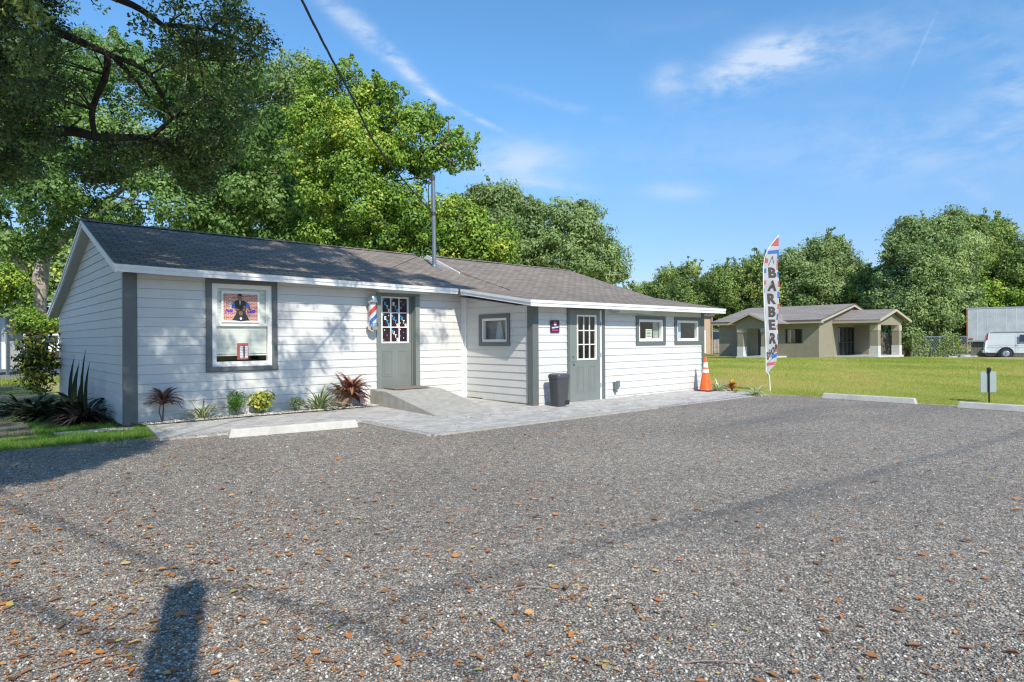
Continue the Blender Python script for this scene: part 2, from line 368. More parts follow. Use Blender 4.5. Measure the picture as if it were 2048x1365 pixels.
def npmesh(name, V, Fc, mat, tint=None, parent=None, world=True, nside=4):
    me = bpy.data.meshes.new(name); V = np.ascontiguousarray(V, dtype=np.float32); nf = len(Fc)
    me.vertices.add(len(V)); me.vertices.foreach_set('co', V.ravel())
    me.loops.add(nf*nside); me.loops.foreach_set('vertex_index', np.ascontiguousarray(Fc, dtype=np.int32).ravel())
    me.polygons.add(nf); me.polygons.foreach_set('loop_start', np.arange(0, nf*nside, nside, dtype=np.int32))
    if tint is not None:
        a = me.attributes.new('tint', 'FLOAT', 'POINT'); a.data.foreach_set('value', np.ascontiguousarray(tint, dtype=np.float32))
    me.materials.append(M[mat] if isinstance(mat, str) else mat); me.update(calc_edges=True); me.validate()
    return link(name, me, parent, world)
def struct(o): o['kind'] = 'structure'; return o

_glyph = {}
def glyphs(txt):   # 2D outline mesh of a word, built in font and converted to faces
    if txt in _glyph: return _glyph[txt]
    cu = bpy.data.curves.new('t', 'FONT'); cu.body = txt; cu.size = 1; cu.offset = .05; cu.resolution_u = 3; cu.align_x = 'CENTER'
    ob = bpy.data.objects.new('t', cu); COL.objects.link(ob)
    dg = bpy.context.evaluated_depsgraph_get(); me = bpy.data.meshes.new_from_object(ob.evaluated_get(dg))
    vs = [(v.co.x, v.co.y) for v in me.vertices]; fs = [tuple(p.vertices) for p in me.polygons]
    bpy.data.objects.remove(ob); bpy.data.curves.remove(cu); bpy.data.meshes.remove(me)
    xs = [v[0] for v in vs]; ys = [v[1] for v in vs]; x0, x1, y0, y1 = min(xs), max(xs), min(ys), max(ys)
    vs = [((x-x0)/(x1-x0)-.5, (y-y0)/(y1-y0)-.5) for x, y in vs]
    _glyph[txt] = (vs, fs); return _glyph[txt]
def write(mb, txt, fn, cx, cy, w, h, ang=0, shear=0):   # fn maps flat (s,t) to space
    vs, fs = glyphs(txt); c, s = math.cos(ang), math.sin(ang)
    mb.add([fn(cx+(x*w+y*shear*h)*c-y*h*s, cy+(x*w+y*shear*h)*s+y*h*c) for x, y in vs], fs)

# ------------------------------------------------------------------ ground and paving
def sheet(name, mat, poly, z, step=None):
    mb = MB(); mb.add([(x, y, z(x, y) if callable(z) else z) for x, y in poly], [tuple(range(len(poly)))]); return struct(mb.build(name, mat))
def gridsheet(name, mat, xs, ys, zf):
    V = np.array([(x, y, zf(x, y)) for y in ys for x in xs]); nx = len(xs)
    Fc = [(j*nx+i, j*nx+i+1, (j+1)*nx+i+1, (j+1)*nx+i) for j in range(len(ys)-1) for i in range(nx-1)]
    return struct(npmesh(name, V, np.array(Fc), mat))
xs = sorted(set([-600, -300, -120, -60, -30]+list(np.arange(-20, 90, 2.0))+[100, 130, 200, 400, 700]))
gridsheet('ground', 'lawn', xs, sorted(set([-400, -150, -60]+list(np.arange(-40, 70, 2.0))+[80, 120, 250, 500, 800])), lambda x, y: dip(x, y))
# lot outline (kept 8 mm above the ground), ragged edge
def ragged(pts, amp, step=.25, seed=1):
    q = random.Random(seed); out = []
    for (x0, y0), (x1, y1) in zip(pts, pts[1:]+pts[:1]):
        L = math.hypot(x1-x0, y1-y0); n = max(1, int(min(L, 60)/step))
        nx, ny = -(y1-y0)/max(L, 1e-6), (x1-x0)/max(L, 1e-6)
        for i in range(n):
            a = amp*(q.random()-.5)*2 if i else 0
            out.append((x0+(x1-x0)*i/n+nx*a, y0+(y1-y0)*i/n+ny*a))
    return out
lot = ragged([(-30, -25), (14.9, -25), (15.05, 3.2), (15.35, 6.6), (14.95, 7.66), (12, 7.8), (5.6, 7.9), (5.42, 9.95), (2.6, 10.25), (1.4, 10.45), (.3, 10.55), (-4, 10.2), (-30, 10.2)], .05, .3)
sheet('gravel_lot', 'gravel', lot, .008)
def pz(x, y): return .016+.06*min(max((y-8.6)/3.1, 0), 1)
mb = MB()
out_ = ragged([(5.3, 7.72), (10.6, 7.66), (14.95, 7.56), (15.8, 9.2), (15.4, 10.4), (9.2, 10.4), (9.2, 11.9), (6.4, 11.9), (5.9, 11.45), (2.45, 11.55), (2.3, 9.96), (5.3, 9.75)], .012, .24, 9)
V = [(x, y, pz(x, y)) for x, y in out_]; n = len(V); V2 = [(x, y, -.02) for x, y in out_]
from mathutils.geometry import tessellate_polygon
mb.add(V+V2, [tuple(f)[::1] for f in tessellate_polygon([[Vector((x, y, 0)) for x, y in out_]])]+[(i, n+i, n+(i+1) % n, (i+1) % n) for i in range(n)])
struct(mb.build('paver_path', 'pavers'))
q = rng.uniform(0, 1, 5200); ex = np.where(q < .62, rng.uniform(5.4, 15.1, 5200), np.where(q < .8, 5.3, rng.uniform(2.3, 5.3, 5200))); ey = np.where(q < .62, 7.66, np.where(q < .8, rng.uniform(7.7, 9.8, 5200), 9.9))
e_ = np.abs(rng.normal(0, .07, 5200)); ey = ey+np.where((q < .62) | (q >= .8), e_, 0); ex = ex+np.where((q >= .62) & (q < .8), e_, 0)
EDGE_STONES = (ex, ey)
# pale concrete edging of the path
mb = MB(); mb.box((5.22, 7.72, 0), (5.3, 9.72, .03)); mb.prism([(5.3, 7.64, 0), (10.6, 7.58, 0), (10.6, 7.66, 0), (5.3, 7.72, 0)], (0, 0, .036))
struct(mb.build('path_edging', 'concrete'))
sheet('planting_bed', 'mulch', ragged([(2.42, 11.42), (5.9, 11.36), (6.6, 11.5), (6.6, 11.86), (2.25, 11.86)], .03, .2, 4), .085)
# side yard: shaded dirt, driveway behind
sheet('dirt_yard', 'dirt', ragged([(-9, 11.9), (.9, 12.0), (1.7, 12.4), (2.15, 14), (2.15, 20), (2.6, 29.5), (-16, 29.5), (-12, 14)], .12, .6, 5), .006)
sheet('back_drive', 'far_asphalt', ragged([(-22, 30), (9, 31), (14, 42), (-30, 41)], .2, 1, 6), .008)
def road_x(u, s): return (54+u*7-3*(1-s), -30+44*s)
nu, nv = 8, 44; V = np.array([(road_x(i/nu, j/nv)[0], road_x(i/nu, j/nv)[1], dip(*road_x(i/nu, j/nv))+.03) for j in range(nv+1) for i in range(nu+1)])
struct(npmesh('far_road', V, np.array([(j*(nu+1)+i, j*(nu+1)+i+1, (j+1)*(nu+1)+i+1, (j+1)*(nu+1)+i) for j in range(nv) for i in range(nu)]), 'far_asphalt'))

# white shells / stones
def stones(name, P, size, mat, tint, kind='stuff'):
    n = len(P); base = np.array([(1, 0, 0), (-1, 0, 0), (0, 1, 0), (0, -1, 0), (0, 0, 1), (0, 0, -1)], float)
    sc = size[:, None]*rng.uniform(.55, 1.15, (n, 3)); sc[:, 2] *= .6
    a = rng.uniform(0, 6.28, n); c, s = np.cos(a), np.sin(a)
    V = base[None]*sc[:, None, :]; V = V+rng.normal(0, .12, V.shape)*size[:, None, None]
    X = V[..., 0]*c[:, None]-V[..., 1]*s[:, None]; Y = V[..., 0]*s[:, None]+V[..., 1]*c[:, None]
    V = np.stack([X, Y, V[..., 2]], -1)+P[:, None, :]
    fs = np.array([(0, 2, 4), (2, 1, 4), (1, 3, 4), (3, 0, 4), (2, 0, 5), (1, 2, 5), (3, 1, 5), (0, 3, 5)])
    Fc = (fs[None]+6*np.arange(n)[:, None, None]).reshape(-1, 3)
    o = npmesh(name, V.reshape(-1, 3), Fc, mat, np.repeat(tint, 6), nside=3); o['kind'] = kind; return o
def fan(n, d0, d1, power=1.0, half=.86):   # points on the ground fanned out in front of the camera
    d = d0*(d1/d0)**(rng.uniform(0, 1, n)**power); a = rng.uniform(-half, half, n)
    c, s = math.cos(YAW), math.sin(YAW); r = a*d
    return np.stack([r*c+d*s, -r*s+d*c], 1)
def inlot(P):
    x, y = P[:, 0], P[:, 1]
    return (x < 15) & (((x > 5.5) & (y < 7.6)) | ((x <= 5.5) & (y < 9.9)) | ((x < 2.3) & (y < 10.4)))
p = fan(70000, 1.9, 13, 1.1); p = p[inlot(p)]; n = len(p)
sz = rng.gamma(3.0, .0015, n)+.003; tt = rng.beta(1.5, 1.9, n); big = rng.uniform(0, 1, n) < .02
sz = np.where(big, rng.uniform(.007, .015, n), np.minimum(sz, .011)); tt = np.where(big, rng.uniform(.75, 1, n), tt)
stones('loose_gravel', np.column_stack([p, np.full(n, .010)]), sz, 'pebble', tt)
n = 2600; q = np.column_stack([rng.uniform(1.3, 2.55, n), 11.72+rng.normal(0, .09, n), np.full(n, .02)])
stones('shell_strip', q, rng.uniform(.008, .022, n), 'shell', rng.uniform(0, 1, n))
n = 5000; x = rng.uniform(2.45, 6.6, n); y = rng.uniform(11.38, 11.82, n); keep = rng.uniform(0, 1, n) < .25+.75*((x-2.4)/4.2)
stones('bed_stones', np.column_stack([x, y, np.full(n, .092)])[keep], rng.uniform(.008, .02, n)[keep], 'shell', rng.uniform(0, 1, n)[keep])

ex, ey = EDGE_STONES; n = len(ex); stones('spilled_gravel', np.column_stack([ex, ey, np.array([pz(a, c)+.003 for a, c in zip(ex, ey)])]), rng.uniform(.003, .009, n), 'pebble', rng.beta(1.5, 2.2, n))
# fallen leaves
def litter(name, P, size, tint, z=.016):
    n = len(P); a = rng.uniform(0, 6.28, n); c, s = np.cos(a), np.sin(a)
    L = size; W = size*rng.uniform(.35, .6, n); lift = size*rng.uniform(.02, .5, n); tw = rng.normal(0, .25, n)*size
    pts = []
    for u, w, zz in ((-1, 0, .35), (-.35, -1, .9), (.45, -.8, .7), (1, 0, .1), (.45, .8, .6), (-.35, 1, 1), (0, 0, 0)):
        lx = u*L; ly = w*W; pts.append(np.stack([lx*c-ly*s, lx*s+ly*c, zz*lift+np.abs(tw)*(w+1)*.4], -1))
    V = np.stack(pts, 1)+np.column_stack([P, np.full(n, z) if np.isscalar(z) else z])[:, None, :]
    fs = np.array([(0, 1, 6), (1, 2, 6), (2, 3, 6), (3, 4, 6), (4, 5, 6), (5, 0, 6)])
    Fc = (fs[None]+7*np.arange(n)[:, None, None]).reshape(-1, 3)
    o = npmesh(name, V.reshape(-1, 3), Fc, 'litter', np.repeat(tint, 7), nside=3); o['kind'] = 'stuff'; return o
p = fan(7600, 2.0, 14, .95); c_, s_ = math.cos(YAW), math.sin(YAW)
rr = (p[:, 0]*c_-p[:, 1]*s_)/(p[:, 0]*s_+p[:, 1]*c_); dd = p[:, 0]*s_+p[:, 1]*c_
keep = (rng.uniform(0, 1, len(p)) < np.clip(.36-.62*rr, .20, 1)*np.clip(1.25-dd/14, .18, 1)) & inlot(p); p = p[keep]; n = len(p)
litter('fallen_leaves', p, np.clip(rng.gamma(3.4, .0048, n), .005, .031), np.clip(rng.beta(2, 2, n)*.95, 0, 1))
p = fan(26000, 2.2, 15, .8); rr = (p[:, 0]*c_-p[:, 1]*s_)/(p[:, 0]*s_+p[:, 1]*c_); dd = p[:, 0]*s_+p[:, 1]*c_
keep = (rng.uniform(0, 1, len(p)) < np.clip(.34-.42*rr, .16, .8)*(.55+.45*np.sin(p[:, 0]*1.7+np.sin(p[:, 1]*2.1)*2))) & inlot(p); p = p[keep]; n = len(p)
litter('small_leaves', p, np.clip(rng.gamma(3.5, .0026, n), .004, .02), np.clip(rng.beta(2, 2.4, n)*.95, 0, 1), .013)
# crumbs of leaf and bark: finer brown litter
p = fan(30000, 2.0, 15, .85); rr = (p[:, 0]*c_-p[:, 1]*s_)/(p[:, 0]*s_+p[:, 1]*c_)
keep = (rng.uniform(0, 1, len(p)) < np.clip(.45-.55*rr, .15, 1)) & inlot(p); p = p[keep]; n = len(p)
litter('leaf_crumbs', p, rng.uniform(.003, .010, n), rng.uniform(0, .7, n), .013)
n = 260; q = np.column_stack([rng.uniform(5.5, 15, n), rng.uniform(7.6, 9.5, n)])
litter('path_leaves', q, rng.uniform(.008, .022, n), rng.uniform(0, .6, n), .045)
n = 500; q = np.column_stack([15.2+rng.normal(0, .12, n), rng.uniform(-2, 7.6, n)])
litter('edge_leaves', q, rng.uniform(.01, .03, n), rng.uniform(.2, .75, n), .03)
for i, (px, py, L, a) in enumerate([(250, 1240, .34, .7), (700, 1150, .30, 1.0), (1050, 1185, .30, -.5), (1450, 1335, .36, -.75), (1200, 1022, .2, .6), (560, 1225, .22, .9), (180, 1330, .3, -.1)]):
    g = ground(px, py); q = random.Random(i); mb = MB(); pts = []
    for k in range(5): pts.append((g.x+math.cos(a)*L*(k/4-.5)+q.uniform(-.01, .01), g.y+math.sin(a)*L*(k/4-.5)+q.uniform(-.01, .01), .018+.012*math.sin(k)))
    mb.tube(pts, [.0035, .0032, .003, .0026, .0016], 5)
    o = mb.build('fallen_twig', 'plywood')
    tag(o, ['thin pale twig lying left of the long post shadow', 'short twig on the gravel below the path corner', 'curved thin twig among leaves in the middle of the lot',
            'longest brown twig near the bottom right of the gravel', 'small dark bent twig on the gravel in front of the grey bin', 'thin straight twig touching the long post shadow', 'brown twig at the bottom left corner of the lot'][i], 'twig', 'twigs lying on the gravel')

# grass
def grass(name, P, h, w, mat, tint, lean=.5):
    n = len(P); a = rng.uniform(0, 6.28, n); b = rng.uniform(0, 6.28, n)
    dx = np.stack([np.cos(a), np.sin(a), np.zeros(n)], 1)*w[:, None]*.5
    tip = np.stack([np.cos(b)*h*lean*rng.uniform(0, 1, n), np.sin(b)*h*lean*rng.uniform(0, 1, n), h], 1)
    V = np.stack([P-dx, P+dx, P+tip], 1).reshape(-1, 3)
    o = npmesh(name, V, np.arange(3*n).reshape(-1, 3), mat, np.repeat(tint, 3), nside=3); o['kind'] = 'stuff'; return o
n = 420000; d = 11*(50/11)**rng.uniform(0, 1, n); a = rng.uniform(.16, .84, n)
r = a*d; p = np.stack([r*c_+d*s_, -r*s_+d*c_], 1)
keep = (p[:, 0] > 15.35) & ~((p[:, 0] > 44.6) & (p[:, 1] > 18.6)) & ~((p[:, 0] > 47.4) & (p[:, 0] < 52.8) & (p[:, 1] > 16)) & ~((p[:, 0] > 48) & (p[:, 1] < 14.6)) & (~((p[:, 0] < 16) & (p[:, 1] > 8.2)))
p = p[keep]; d = d[keep]; n = len(p)
def vnoise(p, f, seed):
    q = np.random.default_rng(seed); s = 0
    for k in range(4):
        th = q.uniform(0, 6.28); ph = q.uniform(0, 6.28); s = s+np.sin((p[:, 0]*math.cos(th)+p[:, 1]*math.sin(th))*f*(1+k*.7)+ph)
    return s/4
zz = np.array([dip(x, y) for x, y in p])
patch = .45+.34*vnoise(p, .35, 3)+.22*vnoise(p, 1.1, 8)+.36*np.exp(-((d-23)/4.5)**2)
grass('lawn_grass', np.column_stack([p, zz]), (.02+.022*rng.uniform(0, 1, n))*np.clip(d/15, 1, 2.2), .006*d/11, 'grass_blade', np.clip(patch+rng.normal(0, .2, n), 0, 1))
n = 26000; p = np.column_stack([rng.uniform(-2.5, 2.55, n), rng.uniform(10.3, 11.62, n)])
keep = p[:, 1] > 10.42+.04*np.sin(p[:, 0]*9); p = p[keep]; n = len(p)
hh = np.where(vnoise(p, 3, 5) > .25, .09, .05)*rng.uniform(.5, 1.3, n)
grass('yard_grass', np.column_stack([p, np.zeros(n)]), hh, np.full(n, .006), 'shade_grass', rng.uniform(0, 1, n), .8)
n = 9000; p = np.column_stack([rng.uniform(1.1, 2.35, n), rng.uniform(11.8, 13.6, n)])
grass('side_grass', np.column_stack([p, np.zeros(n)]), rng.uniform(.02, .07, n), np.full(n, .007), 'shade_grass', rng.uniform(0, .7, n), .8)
n = 60000; p = np.column_stack([rng.uniform(-6, 2.2, n), 11.9+18*rng.uniform(0, 1, n)**1.3]); keep = vnoise(p, .9, 12)+.25*rng.normal(size=n)+.03*(p[:, 1]-17) > .08; p = p[keep]; n = len(p)
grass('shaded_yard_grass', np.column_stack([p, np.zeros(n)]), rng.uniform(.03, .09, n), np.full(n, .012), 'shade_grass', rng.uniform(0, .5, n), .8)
n = 14000; d = rng.uniform(19, 44, n); a = rng.uniform(-.82, -.68, n); p = np.stack([a*d*c_+d*s_, -a*d*s_+d*c_], 1); keep = ((p[:, 1] > 26.5) & (p[:, 1] < 30.3)) | (p[:, 1] > 41.5); p = p[keep]; n = len(p)
grass('back_grass', np.column_stack([p, np.zeros(n)]), rng.uniform(.06, .16, n), np.full(n, .03), 'grass_blade', rng.uniform(0, .6, n), .6)

# ------------------------------------------------------------------ the barber shop
YA, YB, XG, XW, XE = 11.8154, 9.5281, 2.2265, 9.0502, 15.36
E_ = .1561; Z0 = 1.632-12*E_       # board lines
shop = thing('barber_shop', 'low white clapboard barber shop with grey trim and brown shingle roof', 'building', (8.5, 12, 0))
def boards(mb, O, U, N, spans):
    """lap siding on the plane through O (along U, facing N); spans = list of (u0 at z, u1 at z, z0, z1) functions or numbers"""
    O, U, N = Vector(O), Vector(U), Vector(N)
    for u0, u1, za, zb in spans:
        k = math.floor((za-Z0)/E_)
        while Z0+k*E_ < zb-1e-4:
            b, t = Z0+k*E_, Z0+(k+1)*E_; lo, hi = max(b, za), min(t, zb)
            pf = lambda z: .002+.0125*(1-(z-b)/E_)
            f0 = (lambda z: u0(z)) if callable(u0) else (lambda z: u0); f1 = (lambda z: u1(z)) if callable(u1) else (lambda z: u1)
            def P(u, z, pr): return O+U*u+N*pr+Vector((0, 0, z))
            gz = min(lo+.0055, hi) if lo == b else lo
            a, c, d, e = P(f0(gz), gz, pf(gz)), P(f1(gz), gz, pf(gz)), P(f1(hi), hi, pf(hi)), P(f0(hi), hi, pf(hi))
            mb.poly(a, c, d, e)
            if lo == b:      # shadow gap under the lap
                mb.poly(P(f0(gz), gz, -.012), P(f1(gz), gz, -.012), c, a); mb.poly(P(f0(lo), lo, -.012), P(f1(lo), lo, -.012), P(f1(gz), gz, -.012), P(f0(gz), gz, -.012))
                mb.poly(P(f0(lo), lo, .002), P(f1(lo), lo, .002), P(f1(lo), lo, -.012), P(f0(lo), lo, -.012))
            k += 1
def wallface(name, O, U, N, spans):
    mb = MB(); boards(mb, O, U, N, spans); return mb.build(name, 'white_siding', shop)
eb = 2.50
# front facade with window and door openings
W0, W1, WZ0, WZ1 = 3.54, 4.585, .945, 2.40
D0, D1, DZ0, DZ1 = 6.862, 7.705, .375, 2.34
wallface('front_siding', (0, YA, 0), (1, 0, 0), (0, -1, 0), [(XG+.17, W0, .06, eb), (W0, W1, .06, WZ0), (W0, W1, WZ1, eb), (W1, D0, .06, eb), (D0, D1, .06, DZ0), (D0, D1, DZ1, eb), (D1, XW-.05, .09, eb)])
# wing side wall
V0, V1, VZ0, VZ1 = 10.30, 11.16, 1.335, 1.855
wallface('wing_side_siding', (XW, 0, 0), (0, 1, 0), (-1, 0, 0), [(YB+.13, V0, .03, 2.08), (V0, V1, .05, VZ0), (V0, V1, VZ1, 2.08), (V1, YA-.02, .09, 2.08), (lambda z: YB+.13+max(0, z-2.10)/.125, YA-.02, 2.08, 2.36)])
B0, B1, BZ1 = 10.12, 11.12, 2.03
S0, S1, SZ0, SZ1 = 12.53, 13.53, 1.325, 1.855
T0, T1 = 14.12, 15.12
wallface('wing_front_siding', (0, YB, 0), (1, 0, 0), (0, -1, 0), [(XW+.13, B0, .0, 2.1), (B0, B1, BZ1, 2.1), (B1, S0, .0, 2.1), (S0, S1, 0, SZ0), (S0, S1, SZ1, 2.1), (S1, T0, -.02, 2.1), (T0, T1, -.02, SZ0), (T0, T1, SZ1, 2.1), (T1, XE-.08, -.03, 2.1)])
# gable wall: boards clipped to the roof line
YR, ZR = 14.5, 3.60
def roof_front(z): return max(YA, YA+(z-2.66)/(3.55-2.66)*(YR-YA))
def roof_back(z):
    if z > 2.70: return YR+(3.55-z)/(3.55-2.70)*(17.3-YR)
    if z > 2.10: return 17.3+(2.70-z)/.60*(19.3-17.3)
    return 19.3
wallface('gable_siding', (XG, 0, 0), (0, 1, 0), (-1, 0, 0), [(YA, 19.3, -.02, 2.10), (roof_front, roof_back, 2.10, 3.5)])
# hidden walls of the back and right side
mb = MB(); mb.box((XG+.02, 19.22, 0), (9.6, 19.3, 2.2)); mb.box((9.6, 19.22, 0), (XE, 19.3, 2.2)); mb.box((XE-.08, YB+.02, 0), (XE-.004, 19.2, 2.05))
mb.build('rear_wall', 'white_siding', shop)
mb = MB(); mb.box((XG+.03, YA+.28, -.02), (XE-.1, 19.2, .02)); mb.box((XG+.05, YA+2.6, .02), (8.6, YA+2.65, 2.5)); mb.box((9.1, YB+2.4, .02), (XE-.1, YB+2.45, 2.1)); mb.box((XG+.05, YA+.05, 2.44), (XE-.12, 19.1, 2.46))
mb.build('interior', 'interior', shop)
# trim
mb = MB(); mb.box((XG-.032, YA-.034, .05), (XG+.17, YA+.0, 2.50)); mb.box((XG-.032, YA+.0, .05), (XG+.0, YA+.05, 2.5)); mb.build('corner_trim', 'grey_trim', shop)
mb = MB(); mb.box((XW-.034, YB-.034, .01), (XW+.13, YB, 2.08)); mb.box((XW-.034, YB, .01), (XW, YB+.13, 2.2)); mb.build('corner_trim', 'grey_trim', shop)
mb = MB(); mb.box((XE-.085, YB-.034, -.03), (XE+.02, YB, 2.08)); mb.box((XE, YB, -.03), (XE+.02, YB+.1, 2.06)); mb.build('corner_trim', 'grey_trim', shop)
mb = MB(); mb.box((XW-.10, YA-.032, .08), (XW-.03, YA, 2.47)); mb.box((XW-.034, YA-.10, .08), (XW-.0, YA-.032, 2.47)); mb.build('inner_corner_trim', 'white_trim', shop)
mb = MB(); mb.box((XG-.012, YA+.06, .0), (XG+.02, 19.3, .045)); mb.box((XW-.004, YB+.02, .0), (XW+.03, YA, .06)); mb.box((XW, YB-.004, -.02), (XE, YB+.03, .012))
mb.build('sill_plate', 'wood_fence', shop)

# roofs (slabs 5 cm thick)
def slab(mb, pts, th=.05):
    a = [Vector(p) for p in pts]; n = len(a); b = [p-Vector((0, 0, th)) for p in a]
    mb.add(a+b, [tuple(range(n)), tuple(range(n, 2*n))[::-1]]+[(i, n+i, n+(i+1) % n, (i+1) % n) for i in range(n)])
XL = 2.03
P1 = (9.33, 14.4, 3.65); P2 = (10.05, 14.45, 3.39); P3 = (10.1, 13.40, 3.131); R1 = (10.1, 14.76, 3.71)
eA = (XL, 11.45, 2.60); eM = (3.1, 11.45, 2.582); eM1 = (4.6, 11.45, 2.572); eM2 = (5.77, 11.45, 2.555); eB = (8.64, 11.45, 2.525)
mb = MB()
rid0 = (XL, 14.5, 3.70); rid1 = (5.1, 14.42, 3.665)
slab(mb, [eA, eM, (3.1, 14.46, 3.685), rid0]); slab(mb, [eM, eM1, eM2, rid1, (3.1, 14.46, 3.685)])
slab(mb, [eM2, eB, P1, rid1]); slab(mb, [eB, (10.2, 11.45, 2.54), P3, P1]); slab(mb, [P1, P3, P2])
slab(mb, [rid0, rid1, (5.1, 17.54, 2.66), (XL, 17.54, 2.682)]); slab(mb, [rid1, P1, (9.6, 17.54, 2.64), (5.1, 17.54, 2.66)])
slab(mb, [P1, P2, (10.3, 17.54, 2.5), (9.6, 17.54, 2.64)])
slab(mb, [(XL, 17.54, 2.682), (10.3, 17.54, 2.6), (10.3, 19.6, 2.12), (XL, 19.6, 2.12)])
roofA = mb.build('roof', 'shingles', shop)
# ridge cap shingles
mb = MB()
pts = [rid0, rid1, P1]
for a, b in zip(pts, pts[1:]):
    a, b = Vector(a), Vector(b); n = int((b-a).length/.22)
    for i in range(n):
        q0 = a.lerp(b, i/n)+Vector((0, 0, .012)); q1 = a.lerp(b, (i+1.1)/n)+Vector((0, 0, .022))
        mb.add([q0+Vector((0, -.13, -.043)), q0, q0+Vector((0, .13, -.045)), q1+Vector((0, -.13, -.043)), q1, q1+Vector((0, .13, -.045))], [(0, 3, 4, 1), (1, 4, 5, 2)])
mb.build('ridge_cap', 'shingles', roofA)
mb = MB()
RR = (15.83, 14.88, 3.70); K = (15.83, 11.45, 2.60); EW0 = (8.64, 9.128, 2.172); EW1 = (15.83, 9.128, 2.181)
slab(mb, [(10.2, 11.45, 2.56), K, RR, (12.5, 14.86, 3.72), R1, (P3[0], P3[1], P3[2]+.02)])
slab(mb, [EW0, EW1, K, (10.2, 11.45, 2.56), (8.64, 11.4, 2.52)])
slab(mb, [R1, RR, (15.83, 19.6, 2.2), (10.1, 19.6, 2.2)])
roofB = mb.build('roof', 'shingles', shop)
mb = MB()
a, b = Vector(R1), Vector(RR); n = 28
for i in range(n):
    q0 = a.lerp(b, i/n)+Vector((0, 0, .012)); q1 = a.lerp(b, (i+1.1)/n)+Vector((0, 0, .022))
    mb.add([q0+Vector((0, -.13, -.043)), q0, q0+Vector((0, .13, -.045)), q1+Vector((0, -.13, -.043)), q1, q1+Vector((0, .13, -.045))], [(0, 3, 4, 1), (1, 4, 5, 2)])
mb.build('ridge_cap', 'shingles', roofB)
# fascia: two lapped boards
def fascia(name, pts, h=.155, th=.03, out=(0, -1, 0), mat='white_trim', top=-.006):
    mb = MB(); o = Vector(out)
    for a, b in zip(pts, pts[1:]):
        a, b = Vector(a), Vector(b)
        for (z0, z1, pr) in ((top-h, top-h*.46, .0), (top-h*.46, top, .014)):
            A = [a+Vector((0, 0, z0)), b+Vector((0, 0, z0)), b+Vector((0, 0, z1)), a+Vector((0, 0, z1))]
            mb.prism([p+o*(pr+.004) for p in A], -o*(th+pr))
    return mb.build(name, mat, shop)
fascia('front_fascia', [eA, eM, eM1, eM2, (8.60, 11.45, 2.526)], .115)
fascia('wing_front_fascia', [EW0, EW1], .125)
fascia('wing_rake_board', [(8.64, 9.128, 2.172), (8.64, 11.40, 2.52)], .12, .03, (-1, 0, 0))
fascia('rake_board', [(XL, 11.45, 2.60), (XL, 14.5, 3.70)], .13, .03, (-1, 0, 0))
fascia('rake_board', [(XL, 14.5, 3.70), (XL, 17.54, 2.682), (XL, 19.6, 2.12)], .13, .03, (-1, 0, 0))
fascia('right_rake_board', [EW1, K, RR, (15.83, 19.6, 2.2)], .12, .03, (1, 0, 0))
# raised rake of the wing roof where it meets the main roof
mb = MB(); A = [Vector(R1), Vector(P3)+Vector((0, 0, .02)), Vector(P3)+Vector((0, 0, -.02)), Vector(P2)+Vector((0, 0, -.02))]
mb.prism([(10.085, p.y, p.z) for p in A], (-.02, 0, 0)); mb.prism([(10.06, R1[1], R1[2]+.01), (10.06, P3[1]-.1, P3[2]+.0), (10.06, P3[1]-.1, P3[2]-.07), (10.06, R1[1], R1[2]-.1)], (-.035, 0, 0))
mb.prism([(10.06, 14.76, 3.72), (10.06, 15.5, 3.45), (10.06, 15.5, 3.33), (10.06, 14.76, 3.61)], (-.035, 0, 0))
mb.build('upper_rake_board', 'white_trim', shop)
mb = MB(); mb.prism([(10.12, 14.7, 3.7), (10.12, 14.35, 3.42), (10.12, 15.9, 2.9), (10.12, 15.6, 3.4)], (-.01, 0, 0)); mb.build('upper_gable', 'grey_metal', shop)
# soffits
mb = MB()
mb.poly((XL+.02, 11.48, 2.485), (8.64, 11.48, 2.42), (8.64, YA, 2.48), (XL+.02, YA, 2.54))
mb.poly((8.66, 9.16, 2.052), (XE+.45, 9.16, 2.06), (XE+.45, YB+.05, 2.075), (8.66, YB+.05, 2.075))
mb.poly((8.66, YB, 2.07), (XW+.02, YB, 2.07), (XW+.02, 11.6, 2.40), (8.66, 11.6, 2.36))
mb.poly((XE-.02, YB, 2.07), (XE+.45, YB, 2.07), (XE+.45, 14.9, 3.5), (XE-.02, 14.9, 3.5))
mb.poly((XL+.0, YA-.3, 2.53), (XG+.01, YA-.3, 2.53), (XG+.01, YR, 3.565), (XL, YR, 3.565))
mb.poly((XL, YR, 3.565), (XG+.01, YR, 3.565), (XG+.01, 17.54, 2.56), (XL, 17.54, 2.56)); mb.poly((XL, 17.54, 2.56), (XG+.01, 17.54, 2.56), (XG+.01, 19.58, 2.0), (XL, 19.58, 2.0))
mb.build('soffit', 'soffit', shop)

